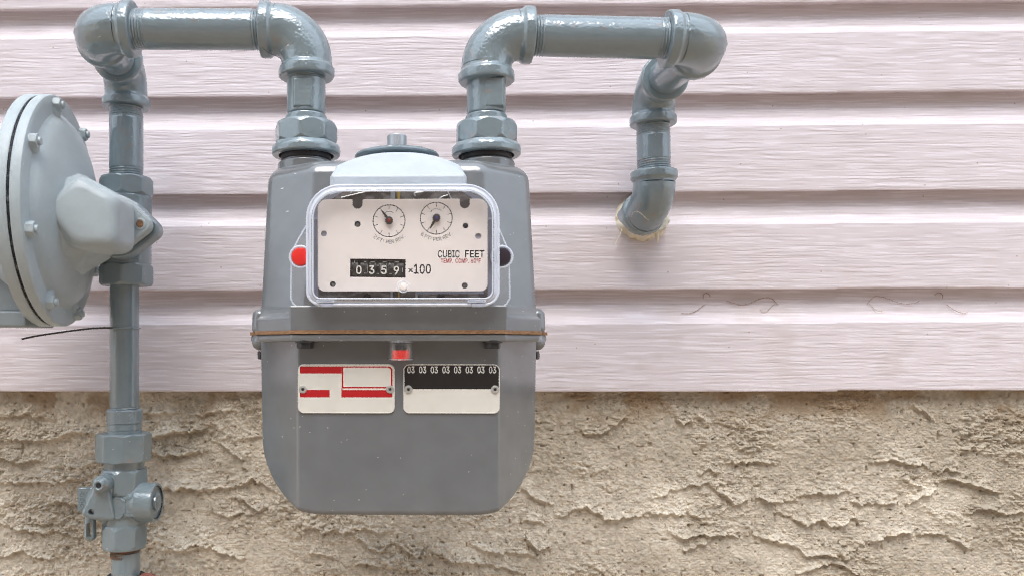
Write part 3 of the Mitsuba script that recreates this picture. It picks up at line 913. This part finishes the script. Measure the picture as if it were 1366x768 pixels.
# centred lettering hangs from the text's base line: the baseline lies outside
obj('black_print', pr, 'print_black', ix, smooth=False)
obj('red_print', red, 'print_red', ix, smooth=False)
for (cx, cy, ang, ln, hub) in ((519, 295, 127, .0083, 'red_hub'), (582, 291.7, 239, .0088, 'violet_hub')):
    c = V(px_(cx), YP - .0028, pz_(cy))
    a = math.radians(ang)
    u = V(math.cos(a), 0, math.sin(a))
    w_ = V(-u[2], 0, u[0])
    arm = hull([c + w_ * .0009, c - w_ * .0009, c + u * ln + w_ * .0003, c + u * ln - w_ * .0003], .0003, 1)
    hb = lathe([(.0028, .0018), (.0028, .0), (.0024, -.0005), (.0018, -.0006)], c, V(0, 1, 0), 28)
    pt = obj('dial_pointer', [arm, hb], 'pointer_dark', ix)
    obj('pointer_hub', rod(c + V(0, -.0011, 0), c + V(0, .001, 0), 0.0014, .0003), hub, ix)
    obj('pointer_pin', rod(c, V(c[0], YP + .001, c[2]), .0012), 'pointer_dark', ix)

# clear cover over the index
YC = -.1085


def off_ring(poly, off, y, n=220):
    q = poly.buffer(off, quad_segs=16).exterior
    st = q.project(Point(MX, poly.bounds[1]))
    return np.array([[*(lambda p: (p.x, y, p.y))(q.interpolate((st + q.length * i / n) % q.length))] for i in range(n)])


shell = [off_ring(cov, o, y) for o, y in ((0, YB + .001), (-.0004, -.100), (-.0012, YC + .0035), (-.0024, YC + .0012), (-.0045, YC), (-.0062, YC))]
sm = np.array(shell)
front = Polygon(shell[-1][:, [0, 2]])
tv, tf = trimesh.creation.triangulate_polygon(front, engine='earcut')
ic = obj('index_cover', [tri(sm[4:].reshape(-1, 3), grid_faces(2, 220, True)), tri(np.column_stack([tv[:, 0], np.full(len(tv), YC), tv[:, 1]]), tf)], 'clear_front', gm, smooth=30, label='clear plastic index cover')


def loop_bead(poly, off, y, r, squash=1.0):
    a = off_ring(poly, off, y, 260)
    a = np.vstack([a, a[:1]])
    return sweep(a, np.full(len(a), r), 12, caps=False)


obj('cover_wall', [tri(sm[:5].reshape(-1, 3), grid_faces(5, 220, True))], 'clear_rim', ic, smooth=40)
obj('cover_rim', [loop_bead(cov, -.0012, YC + .0016, .0009), loop_bead(cov, -.0054, YC + .0002, .0006)], 'clear_rim', ic, smooth=True)
yb2 = -.0865
side_pts = [(414, 292), (399, 318), (389, 337), (388, 398), (391, 405), (398, 410), (668, 410), (676, 405), (680, 398), (679, 337), (674, 325), (660, 292)]
fl = Polygon([(at(a, b, yb2)[0], at(a, b, yb2)[2]) for a, b in side_pts]).buffer(.0015).buffer(-.0015)
fr = fl.difference(cov.buffer(-.001))
obj('cover_flange', plate(fr, yb2, yb2 + .0004), 'clear_sheet', ic, smooth=False)
edge = np.array(fl.exterior.segmentize(.003).coords)
obj('flange_edge', sweep(np.column_stack([edge[:, 0], np.full(len(edge), yb2), edge[:, 1]]), np.full(len(edge), .0006), 8, caps=False), 'clear_rim', ic, smooth=True)
for cx, plug, nm in ((401, 'red_plug', 'red security plug'), (669, 'dark_plug', 'dark security plug')):
    p = at(cx, 343, yb2)
    obj('security_plug', lathe([(.0066, .003), (.0066, -.0015), (.0060, -.0026), (.0040, -.0030), (.0, -.0030)], p, V(0, 1, 0), 40), plug, ic, label=nm)
    a = np.linspace(0, 2 * np.pi, 49)
    obj('plug_ring', sweep(np.column_stack([p[0] + .0078 * np.cos(a), np.full(49, yb2 - .001), p[2] + .0078 * np.sin(a)]), np.full(49, .0009), 10, caps=False), 'clear_rim', ic, smooth=True)
for cx in (436, 638):     # lugs at the foot of the cover
    p = at(cx, 407, YC)
    obj('cover_lug', plate(rrect(p[0] - .0045, p[2] - .0012, p[0] + .0045, p[2] + .0012, .0004), YC - .0002, YC + .003, .0003), 'bezel_grey', ic)
    p = at(cx - 2, 401.5, YC)
    bar_ = rrect(p[0] - .0065, p[2] - .0008, p[0] + .0065, p[2] + .0008, .0007).difference(rrect(p[0] - .0058, p[2] - .0002, p[0] + .0058, p[2] + .0002, .00015))
    obj('cover_slot', plate(bar_, YC - .0005, YC + .0002), 'clear_rim', ic, smooth=False)
p = at(538, 382.5, YC)
a = np.linspace(0, 2 * np.pi, 49)
obj('cover_boss', sweep(np.column_stack([p[0] + .0040 * np.cos(a), np.full(49, YC - .0003), p[2] + .0040 * np.sin(a)]), np.full(49, .00045), 10, caps=False), 'clear_rim', ic, smooth=True)
obj('boss_pin', lathe([(.0027, .0115), (.0027, .0), (.002, -.0006), (.0, -.0008)], p + V(0, 0, 0), V(0, 1, 0), 30), 'index_cream', ic)
for px, w_ in ((486, 3), (519, 2), (556, 3), (592, 8)):
    q = at(px, 411.5, yb2)
    obj('cover_foot', plate(sbox(q[0] - w_ * .0003, q[2] - .0008, q[0] + w_ * .0003, q[2] + .0008), yb2 - .001, yb2 + .002), 'clear_rim', ic, smooth=False)

# name plates on the lower case
YT = FY - .0011
tx = lambda v: at(v, 500, YT)[0]
tz = lambda v: at(531, v, YT)[2]


def tag_plate(x0, x1, name, label):
    t_ = obj(name, plate(rrect(tx(x0), tz(551), tx(x1), tz(485.3), .0045), YT, FY + .0006, .0004), 'tag_white', gm, label=label)
    e = np.array(rrect(tx(x0 + .8), tz(550.2), tx(x1 - .8), tz(486.1), .0042).exterior.coords)
    obj('raised_edge', sweep(np.column_stack([e[:, 0], np.full(len(e), YT + .0001), e[:, 1]]), np.full(len(e), .0004), 8, caps=False), 'tag_white', t_, smooth=True)
    for rx in (x0 + 6.8, x1 - 6.5):
        p = V(tx(rx), YT, tz(519))
        obj('rivet', [lathe([(.0032, .0005), (.0031, -.0004), (.0026, -.0012), (.0015, -.0013), (.0012, -.0006)], p, V(0, 1, 0), 32)], 'rivet_metal', t_)
        obj('rivet_core', rod(p + V(0, -.00085, 0), p + V(0, 0.0003, 0), .0010), 'dark_gap', t_)
    return t_


def bars(rects, y=YT - .00008):
    return [plate(sbox(tx(a), tz(d), tx(c), tz(b)), y, y + .0004) for a, b, c, d in rects]


t1 = tag_plate(397.3, 526.7, 'badge', 'white badge with red bars')
frame_ = rrect(tx(456), tz(517.5), tx(523.5), tz(488.3), .0004, .0030)
frame_ = frame_.union(sbox(tx(456), tz(495), tx(462), tz(488.3))).difference(rrect(tx(457.8), tz(515.6), tx(521.6), tz(489.9), .0003, .0026).union(sbox(tx(457.8), tz(496), tx(462), tz(489.9))))
obj('red_bars', bars([(400.2, 488.3, 455.9, 497.8), (400.2, 519.7, 439.8, 529.6), (455.4, 519.7, 523.3, 529.6), (455.4, 517.4, 456.8, 519.8)]) + [plate(frame_, YT - .00008, YT + .0003)], 'tag_red', t1, smooth=False)
t2 = tag_plate(538, 666.8, 'date_badge', 'badge with black upper half printed with 03 eight times')
tp = rrect(tx(539.3), tz(551), tx(665.6), tz(486.5), .004).intersection(sbox(-1, tz(518.4), 1, 5))
obj('black_band', plate(tp, YT - .00008, YT + .0003), 'tag_black', t2, smooth=False)
obj('date_print', [text('03', .0047, tx(548.2 + 15.55 * i), tz(497), YT - .00014, True, 0, .0054, True) for i in range(8)], 'digit_white', t2, smooth=False)

# sealing cup under the flange
sc = V(at(534.5, 460, -.0885)[0], -.0885, zlow)
sp = obj('seal_cup', lathe([(.0088, 0), (.0088, -.0128), (.0084, -.0136), (.0075, -.0137)], sc + V(0, 0, -.0001), V(0, 0, 1), 40), 'clear_sheet', gm, smooth=40, label='clear sealing cup with red plug inside')
obj('cup_plug', lathe([(.0062, -.0128), (.0064, -.0070), (.0060, -.0066), (.0, -.0066)], sc, V(0, 0, 1), 32), 'red_plug', sp)
obj('cup_screw', lathe([(.0052, -.0058), (.0056, -.0008), (.0056, .0002)], sc, V(0, 0, 1), 32), 'dark_gap', sp)
a = np.linspace(0, 2 * np.pi, 41)
for dz in (-.0132, -.0004):
    obj('cup_lip', sweep(np.column_stack([sc[0] + .0088 * np.cos(a), sc[1] + .0088 * np.sin(a), np.full(41, sc[2] + dz)]), np.full(41, .0005), 8, caps=False), 'clear_solid', sp, smooth=True)

# ------------------------------------------------------------------ pressure regulator
pg = thing('pressure_regulator', 'light grey round pressure regulator with bolted rim at the left edge', 'regulator')
RC = V(-.3130, .067, at(74, 284.5, .067)[2])
ax = unit(V(.996, .088, 0))
au, aw, ad = frame(ax)                           # au up, aw sideways
RR = .1065
P = lambda z: RC + ad * z
obj('bonnet_flange', lathe([(.07, -.0100), (RR - .0015, -.0100), (RR - .0002, -.0090), (RR, -.0078), (RR, -.003), (RR - .0006, -.0012), (RR - .0025, -.0002), (RR - .006, 0), (.08, 0)], P(0), ad, 96), 'regulator_paint', pg, smooth=35)
prof = [(.091, -.002), (.0895, .0002), (.0878, .0010), (.0862, .0034), (.0835, .0062), (.079, .0088), (.073, .0114), (.064, .0145), (.052, .0175), (.038, .0198), (.02, .0215), (.0, .022)]
obj('bonnet', lathe(prof, P(0), ad, 96), 'regulator_paint', pg, smooth=True)
rj = meshkit.fbm(np.column_stack([np.cos(np.arange(160) / 160 * 6.283) * 40, np.sin(np.arange(160) / 160 * 6.283) * 40, np.zeros(160)]), 3, 5)
obj('diaphragm_edge', lathe([(.09, -.0124), (RR - .0022, -.0124), (RR - .0014, -.0111), (RR - .0022, -.0099), (.09, -.0099)], P(0), ad, 160, mod=lambda th: 1 + .025 * (rj - .5)), 'dark_gap', pg, smooth=False)
obj('case_flange', lathe([(.07, -.0235), (RR - .003, -.0235), (RR - .0005, -.0222), (RR, -.021), (RR, -.0142), (RR - .001, -.0124), (.09, -.0124)], P(0), ad, 96), 'regulator_paint', pg, smooth=35)
obj('spring_case', lathe([(.0, -.10), (.03, -.10), (.045, -.09), (.06, -.06), (.08, -.036), (.088, -.0255), (.088, -.0225)], P(0), ad, 64), 'regulator_paint', pg, smooth=True)
# block behind, lower left
q0 = at(-40, 436, .05)
obj('vent_block', [rbox([q0[0] - .1, .03, q0[2]], [RC[0] - .02, .09, q0[2] + .014], .002), rbox([q0[0] - .1, .036, q0[2] + .012], [RC[0] - .022, .085, q0[2] + .06], .004)], 'housing_paint', pg)
for i in range(8):
    t = math.radians(28 + 45 * i)
    # t = 0 points at the camera (-Y)
    d = -V(ad[1] * -1, ad[0], 0) if False else unit(V(ad[1], -ad[0], 0))
    dirv = math.cos(t) * d + math.sin(t) * V(0, 0, 1)
    b = RC + dirv * .0975
    bt = obj('bolt', prism(6, .0134, .0, .0064, b, ad, random.random(), .0012), 'regulator_paint', pg)
    obj('bolt_end', rod(b + ad * .006, b + ad * .0090, .0034, .0006, 20), 'regulator_paint', bt)
    obj('bolt_boss', hull([b + ad * -.001, b - dirv * .009 + ad * -.001], [.0062, .0055]), 'regulator_paint', pg)
# neck: a block from the bonnet towards the riser
nz0, nz1 = at(160, 336, .03)[2], at(160, 246, .03)[2]
zc = (nz0 + nz1) / 2
NX1 = at(180, 300, .055)[0]
xb = RC[0] + .018
pts, rad = [], []
for x, y0, y1, z0, z1, r in ((xb - .006, .035, .10, nz0 + .020, nz1 - .012, .012), (xb + .018, .014, .105, nz0 + .0165, nz1 - .007, .012), (NX1 - .012, .008, .066, nz0 + .0118, nz1 - .020, .011), (NX1 - .034, .006, .072, nz0 + .0118, nz1 - .008, .011)):
    for y in (y0 + r, y1 - r):
        for z in (z0, z1):
            pts.append([x, y, z]); rad.append(r)
apex = at(67, 276, .002)
pts += [[apex[0], .008, apex[2]], [apex[0] - .004, .03, apex[2] - .018], [apex[0] + .002, .03, apex[2] + .014]]; rad += [.006, .008, .008]
neck = m3.Manifold.hull_points(np.array(hull(pts, rad, 2).vertices)).refine_to_length(.004).to_mesh()
neck = trimesh.Trimesh(neck.vert_properties[:, :3], neck.tri_verts, process=True)
neck = trimesh.smoothing.filter_taubin(neck, lamb=.6, nu=.55, iterations=12)
root = hull([[RC[0] + .002, y, zc + z] for y, z in ((.018, .036), (.018, -.030), (.06, .052), (.06, -.048), (.11, .036), (.11, -.03), (.0, .004))] + [[RC[0] + .034, y, zc + z] for y, z in ((.032, .020), (.032, -.020), (.085, .022), (.085, -.022))], .008, 2)
root = m3.Manifold.hull_points(np.array(root.vertices)).refine_to_length(.004).to_mesh()
root = trimesh.smoothing.filter_taubin(trimesh.Trimesh(root.vert_properties[:, :3], root.tri_verts, process=True), lamb=.6, nu=.55, iterations=20)
obj('neck_root', root, 'regulator_paint', pg, smooth=True)
obj('outlet_neck', neck, 'regulator_paint', pg, smooth=True)
fil = []
for t in np.linspace(0, 1, 10):
    pass
# diamond flange pair facing the camera
fc = at(155, 299, .078)


def diamond(y0, y1, ear, r0, r1, dx=0, dzz=0):
    cpt = (fc[0] + dx, fc[2] + dzz)
    tilt = math.radians(-4)
    e1 = (cpt[0] + ear * math.cos(tilt), cpt[1] + ear * math.sin(tilt))
    e2 = (cpt[0] - ear * math.cos(tilt), cpt[1] - ear * math.sin(tilt))
    q = shapely.union_all([Point(cpt).buffer(r0, quad_segs=16), Point(e1).buffer(r1), Point(e2).buffer(r1)]).convex_hull
    return plate(q.simplify(.0001), y0, y1, .0018), e1


m1, e1 = diamond(.066, .078, .027, .027, .0090)
m2, _ = diamond(.0805, .094, .0305, .0300, .0100, 0, -.0025)
obj('neck_flange', m1, 'regulator_paint', pg, smooth=40)
bd = obj('body_flange', m2, 'pipe_paint', pg, smooth=40)
obj('flange_screw', lathe([(.0058, .001), (.0056, -.0007), (.0042, -.0012), (.0036, -.0008)], V(e1[0], .066, e1[1]), V(0, 1, 0), 28), 'regulator_paint', pg)
obj('screw_socket', rod(V(e1[0], .0645, e1[1]), V(e1[0], .067, e1[1]), .0034), 'rusty_thread', pg)
rx = at(168.5, 300, .122)[0]
Z = lambda py: at(168.5, py, .122)[2]
RB = lambda py: V(rx, .122, Z(py))
obj('body_hex', prism(8, .0535, 0, Z(238) - Z(263), RB(263), V(0, 0, 1), .55, .002), 'cast_paint', pg)
obj('body_hex', prism(8, .0535, 0, Z(353) - Z(381), RB(381), V(0, 0, 1), .55, .002), 'cast_paint', pg)
obj('valve_body', [lathe([(.0235, 0), (.0245, .002), (.0250, Z(262) - Z(354) - .002), (.0235, Z(262) - Z(354))], RB(354), V(0, 0, 1), 48), rod(V(fc[0], .092, fc[2]), V(fc[0] - .004, .122, fc[2]), .026)], 'cast_paint', pg)

# ------------------------------------------------------------------ riser pipe, lower left
rp = thing('riser_pipe', 'grey vertical gas pipe under the regulator with knurled coupling and union nut', 'pipe')
xr = at(166, 460, .122)[0]
RP = lambda py: V(xr, .122, Z(py))
obj('pipe', pipe_mesh(RP(552), RP(378), .0143, (.009, 0)), 'pipe_paint', rp)
n, m = 96, 60
zs = np.linspace(0, Z(545) - Z(582), m)
th = np.arange(n) / n * 2 * np.pi
ZZ, TT = np.meshgrid(zs, th, indexing='ij')
kn = np.maximum(np.abs(((TT * 26 / 6.283 * 2 + ZZ / .0022) % 1) - .5), np.abs(((TT * 26 / 6.283 * 2 - ZZ / .0022) % 1) - .5)) * 2
on = (ZZ > zs[-1] * .52)
rr = .0172 + on * (.0006 * kn - .0002) - .0008 * (np.abs(ZZ - zs[-1] * .49) < .0006) - .0006 * (np.abs(ZZ - zs[-1] * .24) < .0005) - .002 * np.clip((ZZ - zs[-1] + .0012) / .0012, 0, 1)
obj('knurled_coupling', sweep(RP(582)[None] + zs[:, None] * V(0, 0, 1)[None], rr, n), 'pipe_paint', rp)
obj('union_nut', prism(8, .0550, 0, Z(577) - Z(614), V(at(165, 600, .122)[0], .122, Z(614)), V(0, 0, 1), .72, .0012), 'cast_paint', rp)
obj('union_neck', rod(RP(627), RP(612), .0195, .001), 'pipe_paint', rp)
obj('threaded_end', pipe_mesh(RP(741), RP(722), .0142, (0.0, .014)), 'rusty_thread', rp)
xlw = at(168, 460, .122)[0]
obj('pipe', rod(V(xlw, .122, .0), V(xlw, .122, Z(735)), .0140, .0005), 'pipe_paint', rp)

# ------------------------------------------------------------------ shut-off valve
sv = thing('shutoff_valve', 'grey cast gas shutoff valve with lock wing at the bottom of the riser', 'valve')
vc = at(166, 670, .122)
VP = lambda py: V(vc[0], .122, Z(py))
hx = [prism(8, .0475, 0, Z(624) - Z(656), VP(656), V(0, 0, 1), .35, .003), prism(8, .0465, 0, Z(697) - Z(729), VP(729), V(0, 0, 1), .35, .004)]
core = hull([VP(650), VP(704)], [.0205, .0205], 3)
bodyx = hull([VP(668) + V(-.018, -.002, 0), VP(668) + V(.018, -.002, 0)], [.0195, .0195], 3)
emb_y = .122 - .0222
oval = affinity.scale(Point(at(157, 677, emb_y)[0], at(157, 677, emb_y)[2]).buffer(.0072, quad_segs=16), 1, 1.45)
oval_ring = oval.difference(oval.buffer(-.0012))
boxx = rrect(at(166, 690, emb_y)[0], at(166, 688, emb_y)[2], at(181, 690, emb_y)[0], at(181, 664, emb_y)[2], .001)
box_ring = boxx.difference(boxx.buffer(-.0010))
emb = [plate(oval_ring, emb_y - .0008, emb_y + .006), plate(oval.buffer(-.001), emb_y - .0001, emb_y + .006), plate(box_ring, emb_y - .0006, emb_y + .006), plate(boxx.buffer(-.0008), emb_y + .0001, emb_y + .006)]
for j in range(3):
    zq = at(173, 684 - 7 * j, emb_y)[2]
    emb.append(plate(sbox(at(168.5, 690, emb_y)[0], zq, at(178.5, 690, emb_y)[0], zq + .0016), emb_y - .0005, emb_y + .003))
emb.append(plate(sbox(at(153, 690, emb_y)[0], at(153, 678, emb_y)[2], at(161, 690, emb_y)[0], at(161, 675, emb_y)[2]), emb_y - .0006, emb_y + .003))
obj('valve_body', hx + [core, bodyx] + emb, 'cast_paint', sv, smooth=35)
pa = unit(V(1, -.06, 0))
pe = at(210, 669.5, .115)
RPL = .0195
bar = lathe([(.016, -.034), (.0175, -.022), (.0185, -.019), (RPL, -.017), (RPL, -.001), (RPL - .0006, -.0002), (RPL - .002, 0), (RPL - .0028, -.0002), (RPL - .0030, -.0022), (.0088, -.0022), (.0082, .0006), (.0060, .0009), (.0050, -.0010), (.0034, -.0010), (.003, .0010), (.0022, .0010), (.0018, -.003)], pe, pa, 56)
obj('valve_barrel', bar, 'cast_paint', sv)
obj('retaining_ring', lathe([(RPL - .0024, -.0012), (RPL - .0027, -.0007), (RPL - .0035, -.0007), (RPL - .0038, -.0014)], pe, pa, 48, caps=False), 'dark_gap', sv)
# lock wing on the left
wy = .122 - .030
w0, w1, w2 = at(136, 645, wy), at(121, 685, wy), at(113, 684, wy)
wing = m3.Manifold.hull_points(np.array(hull([w0 + V(0, 0, 0), w0 + V(0, .007, 0)], .0088).vertices))
def man(mesh):
    mesh = trimesh.Trimesh(mesh.vertices, mesh.faces, process=True, merge_norm=True, merge_tex=True)
    trimesh.repair.fix_normals(mesh)
    return m3.Manifold(m3.Mesh(np.asarray(mesh.vertices, np.float32), np.asarray(mesh.faces, np.uint32)))
arm = man(hull([w0 + V(-.004, .004, -.002), w0 + V(.002, .006, -.01), at(148, 688, wy + .008), w1 + V(.002, .004, -.002), w2 + V(0, .004, 0)], [.0045, .0045, .0045, .0042, .0040]))
hole = man(rod(w1 + V(.0005, -.02, .002), w1 + V(.0005, .03, .002), .0030))
hole0 = man(rod(w0 + V(0, -.02, 0), w0 + V(0, -.004, 0), .0042))
wingm = (wing + arm) - hole - hole0
obj('lock_wing', wingm, 'cast_paint', sv, smooth=35)
aa = np.linspace(0, 2 * np.pi, 41)
ringp = np.column_stack([w0[0] + .0040 * np.cos(aa), np.full(41, w0[1] - .0085), w0[2] + .0040 * np.sin(aa)])
obj('wing_boss', [sweep(ringp, np.full(41, .0014), 12, caps=False), rod(w0 + V(0, -.008, 0), w0 + V(0, 0, 0), .0052)], 'cast_paint', sv)
obj('boss_hole', rod(w0 + V(0, -.0088, 0), w0 + V(0, -.002, 0), .0022), 'dark_gap', sv)
obj('wing_bridge', hull([w0 + V(.004, .012, -.006), at(146, 664, .112), at(140, 690, .108)], [.006, .008, .006]), 'cast_paint', sv)
e0 = at(120.5, 704, .11)
lug = man(hull([e0 + V(.0, 0, .014), e0 + V(.0, .0, -.007)], [.0052, .0060])) - man(hull([e0 + V(.0005, -.03, .004), e0 + V(.0005, .03, .004), e0 + V(.0005, -.03, -.006), e0 + V(.0005, .03, -.006)], .0026))
obj('hanging_lug', lug, 'cast_paint', sv, smooth=35)
yt2 = .130
tb = rrect(at(103, 680, yt2)[0], at(103, 682.5, yt2)[2], at(126, 660, yt2)[0], at(119, 650, yt2)[2], .002)
tab = [plate(tb, yt2, yt2 + .008, .001)]
for j in range(3):
    c_ = at(109.5, 658 + 8 * j, yt2)
    rg = rrect(c_[0] - .0020, c_[2] - .0022, c_[0] + .0020, c_[2] + .0022, .0015)
    tab.append(plate(rg.difference(rg.buffer(-.0008)), yt2 - .0006, yt2 + .001))
tab.append(rbox([at(118, 670, yt2)[0], yt2 - .004, at(118, 682, yt2)[2]], [vc[0], yt2 + .008, at(118, 655, yt2)[2]], .002))
obj('cast_tab', tab, 'cast_paint', sv)

# ------------------------------------------------------------------ small things
ct = thing('cable_tie', 'thin dark tie tail pointing left from a band round the lower riser pipe', 'cable tie')
obj('band', lathe([(.0145, -.0012), (.0157, -.0008), (.0159, 0), (.0157, .0008), (.0145, .0012)], RP(437.5), V(0, 0, 1), 40), 'pipe_paint', ct)
obj('tail', wire([at(150, 437, .106), at(115, 438.5, .104), at(80, 443, .10), at(50, 447.5, .097), at(29, 452, .095)], .0009, 8), 'dark_thread', ct)

# caulk where the outlet goes into the wall
def blob(c, rx_, rz_, depth, n=72, m=14, seed=1, hole=.62):
    th = np.arange(n) / n * 2 * np.pi
    rings = []
    w = 1 + .30 * (meshkit.fbm(np.column_stack([np.cos(th) * 2.6, np.sin(th) * 2.6, np.full(n, seed)]), 3, seed) - .5)
    for t in np.linspace(0, 1, m):
        s = 1 - (1 - hole) * t
        y = depth * math.sin(math.pi * min(t * .8 + .02, 1))
        rg = np.column_stack([c[0] + rx_ * s * (w * (1 - t) + t) * np.cos(th), np.zeros(n), c[2] + rz_ * s * (w * (1 - t) + t) * np.sin(th)])
        lump = meshkit.fbm(np.column_stack([rg[:, 0] * 160, rg[:, 2] * 160, np.full(n, t * 3)]), 3, seed + 4)
        rg[:, 1] = [siding_y(z_) + .001 for z_ in rg[:, 2]]
        rg[:, 1] = rg[:, 1] - (y * (.6 + .8 * lump)) * (1.0 if t > 0 else 0)
        rings.append(rg)
    return ring_surface(np.array(rings), caps=False)


ck = thing('pipe_sealant', 'ragged cream sealant collar round the outlet pipe where it enters the wall', 'sealant')
cc = at(858, 290, WALL)
obj('bead', [blob(cc, .0290, .0268, .012, seed=3, hole=.66), blob(cc + V(.0005, 0, .001), .0262, .0262, .021, seed=6, hole=.70)], 'sealant', ck, smooth=True)
dp = at(876, 313, WALL - .012)
obj('drip', sweep([dp + V(0, .004, .006), dp + V(0, 0, .003), dp, dp + V(.0008, .0, -.004), dp + V(.001, .002, -.009)], np.array([.003, .0030, .0025, .0016, .0004]), 14), 'sealant', ck, smooth=True)
obj('shred', [wire([at(830, 305, WALL - .004), at(826, 316, WALL - .006), at(821, 327, WALL - .004)], .0005), wire([at(846, 312, WALL - .008), at(850, 303, WALL - .012), at(853, 311, WALL - .012)], .0011)], 'sealant', ck)

th1 = thing('loose_thread', 'fine dark thread caught across the elbow above the left meter union', 'thread')
obj('strand', wire([at(350.5, 64, -.021), at(360, 71.5, -.019), at(370, 76, -.016), at(376.5, 85.5, -.020)], .00032, 6), 'dark_thread', th1)
th2 = thing('loose_thread', 'curled pale thread stuck on the elbow at the wall', 'thread')
yy = .150 - .0215
obj('strand', wire([at(842.5, 290, yy + .016), at(846, 283, yy + .010), at(852, 283, yy + .004), at(859, 289, yy + .0005), at(866, 294, yy - .0002)], .0003, 6), 'pale_thread', th2)

pcx = thing('pipe_clamp', 'dull red clamp round the riser pipe at the bottom edge', 'clamp')
zc_ = Z(770)
aa = np.linspace(0, 2 * np.pi, 61)
obj('band', sweep(np.column_stack([xlw + .0165 * np.cos(aa), .122 + .0165 * np.sin(aa), np.full(61, zc_)]), np.full(61, .0035), 12, caps=False), 'dark_rubber', pcx)
obj('knob', lathe([(.003, 0), (.0072, .001), (.0085, .004), (.0085, .012), (.007, .0155), (.003, .0165), (0, .0166)], V(xlw + .0165, .116, zc_ - .0012), unit(V(.9, -.25, -.1)), 40, mod=lambda t: 1 + .05 * np.cos(t * 14)), 'clamp_red', pcx)


def stem(label, pts, r=.0003, mat_='dry_stem'):
    w = []
    for i, (a, b) in enumerate(pts):
        p = at(a, b, WALL + .006)
        for _ in range(3):
            p = at(a, b, siding_y(p[2]))
        w.append(at(a, b, siding_y(p[2]) - .0012 - .0006 * (i % 2)))
    kx = numbered('dry_tendril')
    obj('dry_tendril', wire(w, r, 6, 50), mat_, None, label=label, cat='tendril', group='dried tendrils on the siding')


C8 = lambda *l: [(860 + a / 2.70, 370 + b / 2.70) for a, b in l]
stem('long wavy dried tendril on the siding, left of the panel joint', C8((295, 85), (320, 92), (345, 98), (380, 92), (410, 79), (455, 75), (470, 88), (480, 98)))
stem('long wavy dried tendril on the siding, right of the panel joint', C8((990, 83), (950, 95), (920, 92), (880, 78), (820, 73), (810, 85), (800, 95)))
stem('short dried tendril low on the siding, leftmost of all', C8((132, 128), (160, 129), (182, 122), (205, 105), (216, 98)))
stem('short dried tendril low on the siding, farthest right', C8((1162, 125), (1130, 124), (1105, 110), (1088, 98)))
stem('small hooked dried tendril under the panel lip, left one', C8((212, 75), (214, 60), (225, 57), (234, 64), (236, 70)), .0004)
stem('small hooked dried tendril under the panel lip, right one', C8((1045, 64), (1056, 56), (1068, 58), (1073, 66), (1070, 75)), .0004)
stem('faint pale dried tendril below the long wavy one, left', C8((415, 115), (435, 122), (450, 112), (470, 95)), .0003, 'pale_thread')
stem('faint pale dried tendril below the long wavy one, right', C8((860, 116), (840, 120), (825, 110), (810, 95)), .0003, 'pale_thread')
